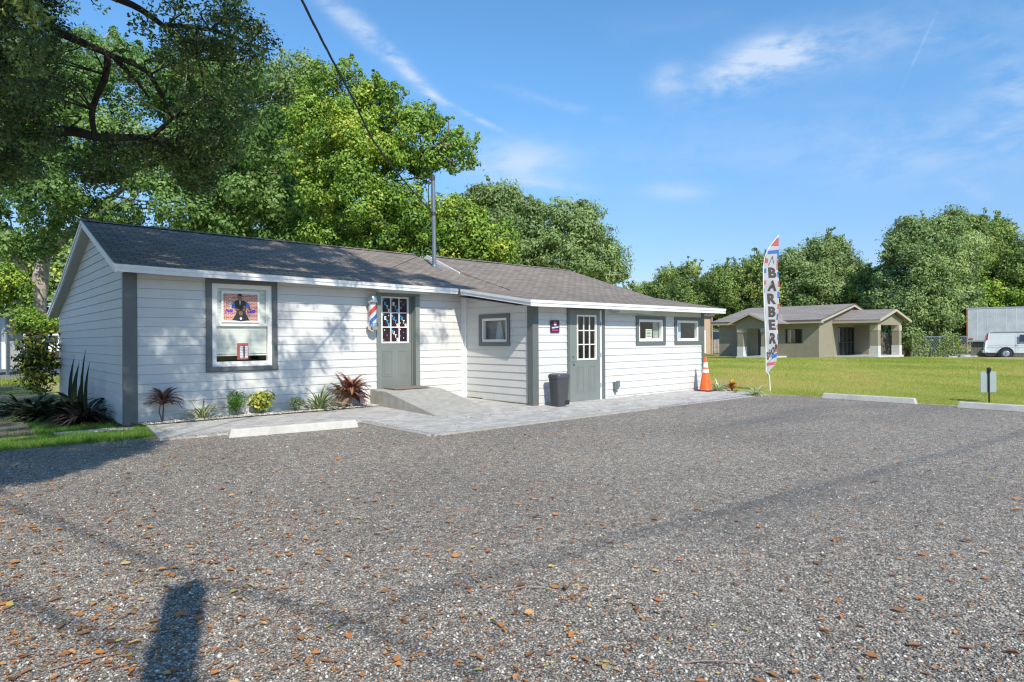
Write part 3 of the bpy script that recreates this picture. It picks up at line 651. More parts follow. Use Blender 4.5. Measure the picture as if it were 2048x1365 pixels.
# windows
def window(P, U, N, u0, u1, z0, z1, tr, fr, label=None, split=None, sill=False, panes=True):
    """P origin of wall plane, U along, N outwards; tr=(left,right,bottom,top) trim outer extents"""
    U, N, P = Vector(U), Vector(N), Vector(P)
    def bx(mb, a0, a1, za, zb, n0, n1):
        q = [P+U*a+N*n+Vector((0, 0, z)) for a in (a0, a1) for n in (n0, n1) for z in (za, zb)]
        mb.add(q, [(0, 1, 3, 2), (4, 6, 7, 5), (0, 4, 5, 1), (2, 3, 7, 6), (0, 2, 6, 4), (1, 5, 7, 3)])
    mb = MB(); o0, o1, oz0, oz1 = tr
    bx(mb, o0, u0, oz0, oz1, 0, .036); bx(mb, u1, o1, oz0, oz1, 0, .036); bx(mb, u0, u1, oz0, z0, 0, .036); bx(mb, u0, u1, z1, oz1, 0, .036)
    if sill: bx(mb, o0-.005, o1+.005, z0-.075, z0-.0, .0365, .052)
    w = mb.build('window', 'grey_trim', shop)
    if label: w['label'] = label
    mb = MB()
    f = fr
    bx(mb, u0, u0+f, z0, z1, -.07, .014); bx(mb, u1-f, u1, z0, z1, -.07, .014); bx(mb, u0+f, u1-f, z0, z0+f*1.15, -.07, .014); bx(mb, u0+f, u1-f, z1-f, z1, -.07, .014)
    if split: bx(mb, u0+f, u1-f, split-.022, split+.022, -.045, .002); bx(mb, u0+f, u0+f+.022, split, z1-f, -.03, -.004); bx(mb, u1-f-.022, u1-f, split, z1-f, -.03, -.004)
    mb.build('window_frame', 'vinyl', w)
    mb = MB(); q = [P+U*a-N*.035+Vector((0, 0, z)) for a, z in ((u0+f, z0+f), (u1-f, z0+f), (u1-f, z1-f), (u0+f, z1-f))]; mb.poly(*q); mb.build('pane', 'glass', w)
    return w, bx
PA = (0, YA, 0)
w, bx = window(PA, (1, 0, 0), (0, -1, 0), W0, W1, WZ0, WZ1, (3.44, 4.685, .85, 2.478), .075, 'tall grey-trimmed window holding the barber poster', 1.68, True)
mb = MB(); z = 1.165
while z < 2.32: mb.box((W0+.08, YA+.046, z), (W1-.08, YA+.048, z+.0215)); z += .0235
mb.box((W0+.08, YA+.045, 1.13), (W1-.08, YA+.07, 1.155)); mb.build('blind', 'blind', w)
# poster inside the glass
px0, px1, pz0, pz1 = 3.71, 4.37, 1.725, 2.285
poster = thing('window_poster', 'brick-wall print of a barber and seated client in the upper sash', 'poster', (px0, YA+.02, pz0))
mb = MB(); mb.box((px0, YA+.014, pz0), (px1, YA+.02, pz1)); mb.build('backing', 'ink_white', poster)
mb = MB(); mb.poly((px0+.03, YA+.0125, pz0+.035), (px1-.03, YA+.0125, pz0+.035), (px1-.03, YA+.0125, pz1-.05), (px0+.03, YA+.0125, pz1-.05)); mb.build('brick_picture', 'brick_print', poster)
def PT(y):
    return lambda s, t: (px0+s, y, pz0+t)
def blob(mb, f, pts): mb.add([f(*p) for p in pts], [tuple(range(len(pts)))])
def ell(cx, cy, rx, ry, n=20): return [(cx+rx*math.cos(2*math.pi*i/n), cy+ry*math.sin(2*math.pi*i/n)) for i in range(n)]
f1, f2, f3, f4, f5 = PT(YA+.0115), PT(YA+.0105), PT(YA+.0095), PT(YA+.0085), PT(YA+.0075)
mb = MB()
mb.cur = 0; blob(mb, f1, [(.18, .035), (.48, .035), (.42, .15), (.40, .22), (.42, .27), (.49, .25), (.47, .33), (.41, .38), (.35, .395), (.27, .395), (.22, .37), (.18, .31), (.17, .25), (.24, .25), (.26, .2), (.24, .14)])
mb.cur = 1; blob(mb, f2, [(.24, .2), (.42, .2), (.41, .35), (.36, .385), (.27, .385), (.23, .35)])
mb.cur = 2; blob(mb, f2, [(.178, .255), (.24, .26), (.235, .36), (.20, .34)]); blob(mb, f2, [(.425, .26), (.48, .265), (.46, .34), (.42, .365)])
mb.cur = 0; blob(mb, f2, [(.19, .04), (.33, .02), (.47, .04), (.40, .155), (.37, .19), (.28, .19), (.25, .15)])
mb.cur = 3; blob(mb, f3, ell(.315, .435, .042, .055)); blob(mb, f3, [(.21, .255), (.33, .225), (.42, .27), (.44, .25), (.38, .205), (.30, .2), (.22, .235)]); blob(mb, f3, [(.37, .29), (.385, .25), (.42, .235), (.40, .30)])
blob(mb, f4, ell(.33, .17, .036, .045))
mb.cur = 0; blob(mb, f4, [(.268, .45), (.275, .50), (.315, .515), (.355, .50), (.362, .45), (.34, .475), (.29, .475)]); blob(mb, f5, [(.29, .19), (.30, .225), (.335, .235), (.368, .22), (.37, .185), (.35, .205), (.31, .205)])
mb.cur = 4; blob(mb, f4, [(.30, .385), (.315, .30), (.33, .385), (.322, .385), (.315, .32), (.307, .385)]); blob(mb, f5, ell(.33, .07, .022, .026, 6))
for kx in (.297, .333): mb.cur = 0; blob(mb, f5, ell(kx, .442, .006, .004, 6))
mb.cur = 4; blob(mb, f5, [(.298, .41), (.315, .403), (.332, .41), (.315, .398)])
mb.build('barber_picture', ['cape', 'black', 'royal', 'skin', 'ink_white'], poster)
mb = MB(); mb.cur = 0; blob(mb, f3, [(.12, .26), (.16, .26), (.16, .40), (.12, .40)]); blob(mb, f3, ell(.14, .405, .022, .022, 12)); mb.cur = 1
for k in range(4): blob(mb, f4, [(.122, .275+k*.032), (.158, .30+k*.032), (.158, .286+k*.032), (.122, .262+k*.032)])
mb.build('pole_picture', ['ink_white', 'cape'], poster)
mb = MB(); write(mb, 'Pete', f4, .13, .205, .13, .065, .1, .35); write(mb, 'Cuts', f4, .515, .21, .15, .075, -.02, .35); mb.build('lettering', 'purple', poster)
price = thing('price_sheet', 'small red and white price list standing in the lower sash', 'notice', (3.98, YA+.03, 1.07))
mb = MB(); mb.cur = 0; mb.box((3.98, YA+.03, 1.06), (4.175, YA+.036, 1.355)); mb.cur = 1; mb.poly((4.025, YA+.0285, 1.085), (4.165, YA+.0285, 1.085), (4.165, YA+.0285, 1.30), (4.025, YA+.0285, 1.30))
mb.cur = 2; mb.poly((4.085, YA+.0275, 1.09), (4.11, YA+.0275, 1.09), (4.11, YA+.0275, 1.30), (4.085, YA+.0275, 1.30))
for k in range(7): mb.poly((4.028, YA+.027, 1.1+k*.029), (4.16, YA+.027, 1.1+k*.029), (4.16, YA+.027, 1.104+k*.029), (4.028, YA+.027, 1.104+k*.029))
mb.build('sheet', ['flag_red', 'ink_white', 'black'], price)
# side window of the wing
w, bx = window((XW, 0, 0), (0, 1, 0), (-1, 0, 0), V0, V1, VZ0, VZ1, (10.215, 11.245, 1.25, 1.94), .05, 'small window on the shaded side wall')
mb = MB(); mb.cur = 0; mb.box((XW+.2, V0-.1, 1.2), (XW+.21, V1+.1, 1.95)); mb.cur = 1; mb.prism([(XW+.15, V0+.25, 1.2), (XW+.15, V1-.25, 1.2), (XW+.15, V1-.36, 1.78), (XW+.15, V0+.40, 1.80)], (.01, 0, 0)); mb.build('curtain', ['dull_blue', 'glare_blue'], w)  # dark blue sheet, with glare on the pane painted as its paler centre
w, bx = window((0, YB, 0), (1, 0, 0), (0, -1, 0), S0, S1, SZ0, SZ1, (12.43, 13.62, 1.235, 1.935), .06, 'small window with a paper note')
mb = MB(); mb.box((12.89, YB+.04, 1.39), (13.13, YB+.043, 1.62)); mb.build('note', 'paper', w); mb = MB()
for k in range(5): mb.poly((12.92, YB+.0385, 1.575-k*.035), (13.10-.02*(k%2), YB+.0385, 1.575-k*.035), (13.10-.02*(k%2), YB+.0385, 1.59-k*.035), (12.92, YB+.0385, 1.59-k*.035))
mb.build('note_lines', 'green_leaf', w)
mb = MB(); mb.box((13.25, YB+.09, 1.3), (13.5, YB+.1, 1.9)); mb.build('curtain', 'curtain', w)
w, bx = window((0, YB, 0), (1, 0, 0), (0, -1, 0), T0, T1, SZ0, SZ1, (14.02, 15.272, 1.235, 1.935), .06, 'small window beside the right corner')
mb = MB(); mb.box((14.15, YB+.12, 1.3), (14.5, YB+.13, 1.9)); mb.build('curtain', 'pale_blue', w)

# doors
def door(name, x0, x1, z0, z1, y, lite, cols, label, film=False, panels=(), mat='grey_door', tilt=0):
    mb = MB(); lx0, lx1, lz0, lz1 = lite
    for a, b in (((x0, z0), (lx0, z1)), ((lx1, z0), (x1, z1)), ((lx0, z0), (lx1, lz0)), ((lx0, lz1), (lx1, z1))): mb.box((a[0], y, a[1]), (b[0], y+.045, b[1]))
    for (p0, p1, q0, q1) in panels:
        for a, b in (((p0, q0), (p1, q0+.02)), ((p0, q1-.02), (p1, q1)), ((p0, q0+.02), (p0+.02, q1-.02)), ((p1-.02, q0+.02), (p1, q1-.02))): mb.box((a[0], y-.006, a[1]), (b[0], y, b[1]))
        mb.box((p0+.045, y-.004, q0+.045), (p1-.045, y, q1-.045))
    d = mb.build(name, mat, shop); d['label'] = label
    mb = MB(); f = .035
    mb.box((lx0, y-.012, lz0), (lx0+f, y+.03, lz1)); mb.box((lx1-f, y-.012, lz0), (lx1, y+.03, lz1)); mb.box((lx0+f, y-.012, lz0), (lx1-f, y+.03, lz0+f)); mb.box((lx0+f, y-.012, lz1-f), (lx1-f, y+.03, lz1))
    cw = (lx1-lx0-2*f)/3; ch = (lz1-lz0-2*f)/3
    for k in (1, 2):
        mb.box((lx0+f+cw*k-.011, y-.009, lz0+f), (lx0+f+cw*k+.011, y+.012, lz1-f)); mb.box((lx0+f, y-.008, lz0+f+ch*k-.011), (lx1-f, y+.011, lz0+f+ch*k+.011))
    mb.build('lite_frame', 'vinyl', d)
    if not film:
        mb = MB(); mb.poly((lx0, y+.015, lz0), (lx1, y+.015, lz0), (lx1, y+.015, lz1), (lx0, y+.015, lz1)); mb.build('pane', 'glass', d)
    return d, (lx0+f, lz0+f, cw, ch)
yd = YA+.13
da, (gx, gz, cw, ch) = door('door', 6.80, 7.705, DZ0, 2.36, yd, (6.945, 7.625, 1.325, 2.318), 3, 'grey door with dark lettered film, up the ramp', True, [(6.98, 7.22, .62, 1.17), (7.37, 7.60, .62, 1.17)])
mb = MB(); mb.poly((gx, yd+.014, gz), (gx+3*cw, yd+.014, gz), (gx+3*cw, yd+.014, gz+3*ch), (gx, yd+.014, gz+3*ch)); mb.build('window_film', 'film', da)
blue, white = MB(), MB()
for (ci, ri, word, cols) in ((0, 2, 'PETE', 'bbww'), (1, 2, 'PETE', 'bwbb'), (0, 1, 'PETE', 'bwbb'), (1, 1, 'CUTS', 'wbbw'), (2, 1, 'CUTS', 'bbww'), (1, 0, 'CUTS', 'bwww')):
    for k, ch_ in enumerate(word):
        m = blue if cols[k] == 'b' else white
        cx = gx+ci*cw+.035+k*(cw-.065)/3; cz = gz+(ri+1)*ch-.042-k*(ch-.085)/3
        write(m, ch_, lambda s, t: (s, yd+.0125, t), cx, cz, .05, .075)
for ci, ri, u, v, c in ((2, 2, .3, .8, 'w'), (2, 2, .6, .6, 'b'), (2, 2, .3, .35, 'w'), (0, 1, .8, .8, 'w'), (2, 1, .2, .3, 'w'), (0, 0, .3, .8, 'w'), (0, 0, .6, .45, 'b'), (0, 0, .2, .12, 'w'), (2, 0, .2, .85, 'w'), (2, 0, .6, .65, 'b'), (2, 0, .2, .4, 'b'), (2, 0, .6, .25, 'w')):
    m = blue if c == 'b' else white; m.add([(gx+(ci+u)*cw+x, yd+.0125, gz+(ri+v)*ch+z) for x, z in ell(0, 0, .012, .012, 8)], [tuple(range(8))])
blue.build('blue_lettering', 'ink_blue', da); white.build('white_lettering', 'ink_white', da)
mb = MB(); mb.box((6.825, yd-.03, 1.27), (6.875, yd-.002, 1.4)); mb.build('lock', 'chrome', da, True)
mb = MB(); mb.lathe([(.001, 0), (.028, .01), (.028, .05), (.001, .06)], (6.85, yd-.03, 1.1)); mb.build('keypad', 'black', da, True)
mb = MB(); mb.tube([(6.85, yd, 1.2), (6.85, yd-.05, 1.2), (6.93, yd-.055, 1.195)], [.02, .013, .011], 10)
mb.build('handle', 'chrome', da, True)
mb = MB(); mb.box((6.76, YA-.034, .34), (D0, YA, 2.34)); mb.box((D1, YA-.034, .36), (7.81, YA, 2.34)); mb.box((6.76, YA-.037, 2.34), (7.81, YA, 2.43))
mb.box((D0-.02, YA, DZ0), (D0, YA+.19, 2.34)); mb.box((D1, YA, DZ0), (D1+.02, YA+.19, 2.34)); mb.box((D0, YA, 2.33), (D1, YA+.19, 2.35)); mb.box((D1-.015, yd-.035, DZ0), (D1, yd-.002, 2.34))
mb.build('door_frame', 'grey_door', shop)
yb = YB-.03
db, _ = door('door', 10.12, 11.105, .012, 2.03, yb, (10.335, 10.975, .93, 1.918), 3, 'grey door with nine clear panes, beside the bin', False, [(10.335, 10.555, .24, .80), (10.72, 10.94, .25, .80)])
mb = MB(); mb.tube([(10.22, yb, 1.03), (10.22, yb-.03, 1.03)], [.028, .024], 12); mb.build('lock', 'chrome', db, True); mb = MB(); mb.tube([(10.225, yb, .885), (10.225, yb-.03, .885), (10.225, yb-.055, .885), (10.225, yb-.07, .885)], [.032, .014, .03, .018], 14); mb.build('handle', 'chrome', db, True)
mb = MB()
for z in (.35, 1.03, 1.72): mb.tube([(11.125, yb-.006, z-.05), (11.125, yb-.006, z+.05)], .009, 8)
mb.build('hinge', 'grey_metal', db)
mb = MB(); mb.cur = 0; mb.box((10.05, YB-.034, 0), (10.12, YB, 2.06)); mb.box((11.165, YB-.034, 0), (11.275, YB, 2.06)); mb.cur = 1; mb.box((11.107, YB-.028, 0), (11.165, YB+.02, 2.03)); mb.cur = 0; mb.box((10.12, YB-.033, 2.032), (11.165, YB, 2.06))
mb.build('door_frame', ['grey_trim', 'white_trim'], shop)

# tube lights under the eaves
def tube_light(x0, x1, y0, y1, zt, zb, label):
    t = thing('tube_light', label, 'lamp', ((x0+x1)/2, (y0+y1)/2, zb), 'tube lights under the eaves')
    mb = MB(); mb.box((x0, y0, zt-.03), (x1, y1, zt)); mb.build('housing', 'white_plain', t)
    mb = MB(); mb.prism([(x0+.02, y0+.01, zt-.03), (x0+.02, y0+.03, zb), (x0+.02, y1-.03, zb), (x0+.02, y1-.01, zt-.03)], (x1-x0-.04, 0, 0)); mb.build('diffuser', 'acrylic', t)
tube_light(6.66, 7.93, YA-.30, YA-.06, 2.455, 2.375, 'tube light over the lettered door')
tube_light(11.48, 12.80, YB-.28, YB-.06, 2.06, 1.985, 'tube light left of the note window')

# barber pole
bp = thing('barber_pole', 'red white and blue barber pole with chrome domes by the door', 'barber pole', (6.60, YA-.15, 1.57))
c0 = (6.60, YA-.15, 0)
mb = MB(); mb.lathe([(.001, 2.33), (.045, 2.322), (.078, 2.295), (.092, 2.25), (.096, 2.21), (.118, 2.20), (.118, 2.17), (.10, 2.16), (.095, 2.13)], c0, 28); mb.build('top_cap', 'chrome', bp, True)
mb = MB(); mb.lathe([(.095, 1.75), (.11, 1.74), (.118, 1.70), (.118, 1.67), (.10, 1.65), (.09, 1.61), (.05, 1.58), (.02, 1.565)], c0, 28); mb.build('bottom_cap', 'chrome', bp, True)
mb = MB(); mb.lathe([(.075, 1.75), (.075, 2.13)], (0, 0, -1.94), 28); o = mb.build('striped_cylinder', 'stripes', bp, True, world=False); o.location = (0, 0, 1.94-1.57)
mb = MB(); mb.lathe([(.094, 1.75), (.094, 2.13)], c0, 28); mb.f = mb.f[:-2]; mb.mi = mb.mi[:-2]; mb.build('glass_cover', 'cover_glass', bp, True)
mb = MB(); mb.box((6.56, YA-.1, 2.05), (6.64, YA-.012, 2.2)); mb.box((6.56, YA-.1, 1.66), (6.64, YA-.012, 1.76)); mb.build('bracket', 'chrome', bp)
# small pink sign
sg = thing('wall_sign', 'small dark square sign with pink emblem left of the clear-paned door', 'sign', (9.66, YB-.02, 1.53))
mb = MB(); mb.box((9.535, YB-.036, 1.53), (9.795, YB-.027, 1.785)); mb.build('panel', 'sign_dark', sg)
mb = MB(); g = lambda s, t: (9.535+s, YB-.038, 1.53+t); blob(mb, g, ell(.13, .185, .05, .05)); [blob(mb, g, [(.035+.024*k, .03+.004*(k%3)), (.052+.024*k, .026), (.056+.024*k, .062), (.041+.024*k, .058+.008*(k%2))]) for k in range(8)]; mb.build('pink_emblem', 'pink_ink', sg)
mb = MB(); g2 = lambda s, t: (9.535+s, YB-.0395, 1.53+t); [blob(mb, g2, [(.028+.029*k, .082+.003*k), (.05+.029*k, .084+.003*k), (.052+.029*k, .112+.003*k), (.034+.029*k, .118+.002*k)]) for k in range(7)]; blob(mb, g2, [(.09, .16), (.12, .2), (.17, .165), (.15, .15)]); mb.build('white_lettering', 'ink_white', sg)
# meter / outlet boxes
ob = thing('outlet_box', 'grey electric outlet box low on the white siding', 'outlet box', (11.67, YB-.04, .17))
mb = MB(); mb.box((11.57, YB-.07, .22), (11.67, YB-.014, .40)); mb.tube([(11.63, YB-.045, .22), (11.63, YB-.045, .165)], .045, 12); mb.build('box', 'grey_trim', ob, bevel=.006)
mb = MB(); mb.box((11.685, YB-.06, .27), (11.775, YB-.014, .42)); mb.build('cover', 'grey_metal', ob, bevel=.006)

# ramp and mat
mb = MB(); x0, x1 = 6.6, 7.92
prof = [(11.79, .0), (11.79, .385), (11.15, .375), (9.35, .028), (9.30, .0)]
mb.prism([(x0, y, z) for y, z in prof], (x1-x0, 0, 0)); o = struct(mb.build('ramp', 'concrete', bevel=.012))
mb = MB(); mb.prism([(6.88, 11.27, .392), (7.72, 11.27, .392), (7.72, 11.72, .40), (6.88, 11.72, .40)], (0, 0, .016)); o = mb.build('door_mat', 'mat'); tag(o, 'brown fibre doormat at the top of the ramp', 'doormat')

# mast on the roof
mst = thing('service_mast', 'dark metal service mast rising through the shop roof', 'mast', (9.25, 13.3, 3.1))
mt = onY(866, 360, 13.3); mbs = onY(869, 540, 13.3)
mb = MB(); mb.tube([(mbs.x, 13.3, 2.95), (mt.x, 13.3, mt.z)], .052, 14); mb.build('pole', 'grey_metal', mst, True)
mb = MB(); mb.tube([(mt.x-.02, 13.3, mt.z-.02), (mt.x-.01, 13.3, mt.z+.06), (mt.x-.06, 13.28, mt.z+.09)], [.06, .07, .035], 12); mb.build('weatherhead', 'dark_metal', mst, True)
mb = MB(); mb.lathe([(.22, -.02), (.12, .02), (.06, .10), (.054, .12)], (mbs.x, 13.3, 3.14), 18); mb.build('flashing', 'grey_metal', mst, True)
clamp = Vector((mt.x, 13.3, onY(868, 428, 13.3).z))
mb = MB(); mb.tube([clamp-Vector((0, 0, .04)), clamp+Vector((0, 0, .04))], .066, 12)
mb.tube([clamp, clamp+Vector((-.12, -.05, .03))], .018, 8); mb.build('clamp', 'dark_metal', mst)
mb = MB(); mb.tube([(mt.x-.05, 13.28, mt.z+.06), (mt.x-.16, 13.25, mt.z-.05), (mt.x-.2, 13.22, mt.z-.35), (mt.x-.17, 13.24, clamp.z+.2), tuple(clamp+Vector((-.12, -.05, .03)))], .014, 7); mb.build('drip_loop', 'cable', mst, True)
def catenary(pts, n=10):
    out = []; P = [Vector(p) for p in pts]
    for i in range(len(P)-1):
        p0 = P[max(i-1, 0)]; p1 = P[i]; p2 = P[i+1]; p3 = P[min(i+2, len(P)-1)]
        for k in range(n):
            t = k/n; out.append(.5*((2*p1)+(p2-p0)*t+(2*p0-5*p1+4*p2-p3)*t*t+(3*p1-p0-3*p2+p3)*t**3))
    return out+[P[-1]]
cab = catenary([tuple(clamp+Vector((-.12, -.05, .03))), (5.51, 9.41, 4.50), (4.25, 8.06, 4.75), (3.02, 6.76, 5.04), (0.2, 3.7, 5.75), (-3.4, -.2, 6.8)])
mb = MB()
for ph in (0, 2.1, 4.2): mb.tube([p+Vector((.009*math.cos(i*1.2+ph), 0, .009*math.sin(i*1.2+ph))) for i, p in enumerate(cab)], .0085, 6)
tag(mb.build('service_cable', 'cable', None, True), 'twisted black overhead cable running to the roof mast', 'cable')
# pole behind the camera that carries the cable, and the near post whose shadow falls on the gravel
up = thing('utility_pole', 'brown wooden pole carrying the overhead cable behind the viewer', 'utility pole', (-3.5, -.3, 0))
mb = MB(); mb.tube([(-3.5, -.3, 0), (-3.5, -.3, 7.4)], [.15, .12], 14); mb.build('pole', 'bark', up, True)
sp_ = thing('sign_post', 'square timber post standing behind the viewer', 'post', (-.77, -1.42, 0))
mb = MB(); mb.box((-.87, -1.5, 0), (-.69, -1.34, 4.98)); mb.build('post', 'grey_wood', sp_)
for lb, pts_, z_, r_ in (('overhead wire running left from the post behind the viewer', [(-260, 925), (78, 1033), (320, 1129), (400, 1163)], 8.5, .019), ('lower overhead wire crossing left behind the viewer', [(-200, 1105), (21, 1189), (107, 1235), (249, 1299), (520, 1420)], 8.0, .022),
        ('overhead wire running right from the post behind the viewer', [(430, 1172), (566, 1203), (698, 1246), (960, 1350)], 8.5, .019), ('long thick overhead wire above the right of the lot', [(640, 1262), (860, 1185), (1100, 1116), (1276, 1069), (1450, 1024), (1700, 960), (1950, 893), (2250, 810)], 11, .015)):
    mb = MB(); mb.tube([ground(*q)-SUN*(z_/.93) for q in pts_], r_, 6); tag(mb.build('overhead_wire', 'cable', None, True), lb, 'wire', 'overhead wires behind the viewer')
# thin wires over the left yard
mb = MB(); mb.tube([atD(-60, 200, 11), atD(0, 292, 11.4), atD(40, 345, 11.8), atD(115, 430, 12.8), atD(150, 452, 13.5)], .006, 5)
tag(mb.build('phone_wire', 'grey_metal', None, True), 'thin pale wire slanting down through the left oak branches', 'wire')

# bin
bn = thing('pedal_bin', 'tall dark grey plastic pedal bin beside the grey door', 'bin', (9.44, 9.17, .03))
def rrect(cx, cy, hx, hy, r, z, n=5):
    out = []
    for sx, sy, a0 in ((1, 1, 0), (-1, 1, 90), (-1, -1, 180), (1, -1, 270)):
        for k in range(n+1):
            a = R(a0+90*k/n); out.append((cx+sx*(hx-r)+r*math.cos(a), cy+sy*(hy-r)+r*math.sin(a), z))
    return out
def loft(mb, rings, cap=True):
    k = len(mb.v); n = len(rings[0])
    for r_ in rings: mb.v += [tuple(p) for p in r_]
    for i in range(len(rings)-1):
        for j in range(n): mb.f.append((k+i*n+j, k+i*n+(j+1) % n, k+(i+1)*n+(j+1) % n, k+(i+1)*n+j)); mb.mi.append(mb.cur)
    if cap: mb.f.append(tuple(k+j for j in range(n))[::-1]); mb.f.append(tuple(k+(len(rings)-1)*n+j for j in range(n))); mb.mi += [mb.cur]*2
bc = (9.44, 9.17)
mb = MB(); loft(mb, [rrect(bc[0], bc[1], .135, .12, .05, .03), rrect(bc[0], bc[1], .145, .13, .05, .06), rrect(bc[0], bc[1], .175, .155, .06, .60)]); mb.build('body', 'bin_plastic', bn, True)
mb = MB(); loft(mb, [rrect(bc[0], bc[1], .185, .165, .07, .595), rrect(bc[0], bc[1], .19, .17, .07, .64), rrect(bc[0], bc[1], .18, .16, .07, .675), rrect(bc[0], bc[1], .14, .11, .06, .695)]); mb.build('lid', 'bin_plastic', bn, True)
mb = MB(); mb.box((9.48, 9.025, .035), (9.60, 9.05, .055)); mb.build('pedal', 'sign_back', bn); mb = MB(); mb.box((9.47, 9.035, .06), (9.60, 9.045, .15)); mb.build('pedal_recess', 'black', bn)

# cone
cn = thing('traffic_cone', 'orange traffic cone with two white bands at the shop corner', 'cone', (14.87, 9.15, .03))
cc = (14.87, 9.15, .0)
def rad(z): return .155+(.028-.155)*(z-.06)/(.88-.06)
def ring(z): return (rad(z), z)
mb = MB(); loft(mb, [rrect(cc[0], cc[1], .225, .225, .05, .02), rrect(cc[0], cc[1], .225, .225, .05, .045), rrect(cc[0], cc[1], .2, .2, .05, .055)]); mb.build('base', 'rubber', cn)
mb = MB(); mb.lathe([(.175, .054), (.165, .075)]+[ring(z) for z in (.08, .88)]+[(.022, .91), (.001, .912)], cc, 32); mb.build('body', 'orange', cn, True)
for z0, z1 in ((.50, .595), (.635, .765)):
    mb = MB(); mb.lathe([(rad(z0)+.002, z0), (rad(z1)+.002, z1)], cc, 32); mb.build('reflective_band', 'reflective', cn, True)

# wheel stops
def stop(a, b, label, group='concrete wheel stops'):
    a, b = Vector(a), Vector(b); d = (b-a).normalized(); n = Vector((-d.y, d.x, 0)); L = (b-a).length
    t = bpy.data.objects.new('wheel_stop', None)
    mb = MB(); pr = [(-.078, 0), (.078, 0), (.05, .11), (.035, .122), (-.035, .122), (-.05, .11)]
    A = [(.025, s, z) for s, z in pr]; B = [(L-.025, s, z) for s, z in pr]; A0 = [(0, s*.95, 0 if z == 0 else z*.9) for s, z in pr]
    rings = [[(0+.0*z, s, z) for s, z in pr]]; rings = [[(z*.28, s, z) for s, z in pr], [(L/2, s, z) for s, z in pr], [(L-z*.28, s, z) for s, z in pr]]
    mb2 = MB(); loft(mb2, rings); me_o = mb2.build('wheel_stop', 'stop_paint', None, bevel=.008)
    bpy.data.objects.remove(t)
    me_o.location = (a.x, a.y, .01); me_o.rotation_euler = (0, 0, math.atan2(d.y, d.x)); tag(me_o, label, 'wheel stop', group); return me_o
stop((3.08, 9.58, 0), (4.98, 9.32, 0), 'white concrete wheel stop in front of the planting bed')
stop((15.02, 6.25, 0), (15.0, 4.36, 0), 'white concrete wheel stop on the lawn edge, left of the small sign')
stop((14.82, 3.60, 0), (14.76, 1.7, 0), 'white concrete wheel stop in front of the small sign')
# small sign seen from behind
ss = thing('parking_sign', 'small low parking sign seen from behind on a black stake', 'sign', (16.45, 3.44, 0))
ca, sa = math.cos(-YAW+.12), math.sin(-YAW+.12); SP = Vector((16.45, 3.44, 0))
mb = MB(); mb.tube([SP, SP+Vector((0, 0, .68))], .017, 8); mb.build('stake', 'black', ss)
mb = MB(); mb.tube([SP+Vector((0, 0, .63)), SP+Vector((0, 0, .68)), SP+Vector((0, 0, .72)), SP+Vector((0, 0, .745))], [.02, .042, .04, .012], 12); mb.build('finial', 'black', ss, True)
mb = MB(); q = Vector((ca, sa, 0)); n_ = Vector((-sa, ca, 0))*.02
mb.prism([SP+n_+q*u+Vector((0, 0, z)) for u, z in ((-.175, .22), (.19, .22), (.19, .655), (-.175, .655))], Vector((-sa, ca, 0))*.006); mb.build('panel', 'sign_back', ss)

# feather flag
ff = thing('feather_flag', 'tall white feather flag reading BARBER SHOP on the lawn edge', 'flag', (16.16, 8.06, 0))
D = 16.8; fa = -YAW+.25; FU = Vector((math.cos(fa), math.sin(fa), 0)); FN = Vector((math.sin(fa), -math.cos(fa), 0))
FB = Vector((16.16, 8.06, 0)); k_ = D/F
def bz(py, x=1545): return H+(CY-.0062*(x-1024)-py)*k_
def edge(tbl, z):
    for (z0, v0), (z1, v1) in zip(tbl, tbl[1:]):
        if z0 >= z >= z1: return v0+(v1-v0)*(z0-z)/(z0-z1)
    return tbl[-1][1]
LT = [(472, 21), (487, 8), (501, -3), (515, -9), (535, -12.5), (570, -12.5), (610, -11), (684, -8), (742, -8), (752, -5)]
RT = [(472, 21.5), (500, 21.3), (535, 20.8), (610, 20.6), (647, 19.3), (684, 17.3), (709, 15.5), (724, 14), (732, 9), (741, 0), (752, -3)]
LTz = [(bz(y), x*k_/math.cos(.25)) for y, x in LT]; RTz = [(bz(y), x*k_/math.cos(.25)) for y, x in RT]
zt, zb_ = bz(472), bz(752)
def FM(off):
    def f(s, t):   # s 0..1 across, t height
        l, r = edge(LTz, t), edge(RTz, t); u = l+(r-l)*s; w = .02*math.sin(t*4.3+s*3)*min(1, (r-l)*3)+.012*math.sin(t*9+1)
        return FB+FU*u+FN*(w+off)+Vector((0, 0, t))
    return f
mb = MB(); f0 = FM(0); f9 = FM(-.004); ns, nt = 10, 70
for f in (f0, f9):
    k = len(mb.v)
    for j in range(nt+1):
        for i in range(ns+1): mb.v.append(tuple(f(i/ns, zt+(zb_-zt)*j/nt)))
    for j in range(nt):
        for i in range(ns): mb.f.append((k+j*(ns+1)+i, k+j*(ns+1)+i+1, k+(j+1)*(ns+1)+i+1, k+(j+1)*(ns+1)+i)); mb.mi.append(0)
mb.build('banner', 'flag_white', ff, True)
f1 = FM(.005)
def band(mb, s0, s1, pya, pyb, sl=0, n=6, m=4):
    za, zb2 = bz(pya), bz(pyb); k = len(mb.v)
    for j in range(m+1):
        for i in range(n+1):
            s = s0+(s1-s0)*i/n; mb.v.append(tuple(f1(s, za+(zb2-za)*j/m+sl*k_*(s-.5))))
    for j in range(m):
        for i in range(n): mb.f.append((k+j*(n+1)+i, k+j*(n+1)+i+1, k+(j+1)*(n+1)+i+1, k+(j+1)*(n+1)+i)); mb.mi.append(0)
mr, mbl = MB(), MB()
band(mr, .02, .99, 476, 492, 0); band(mbl, .05, .99, 501, 508, 3)
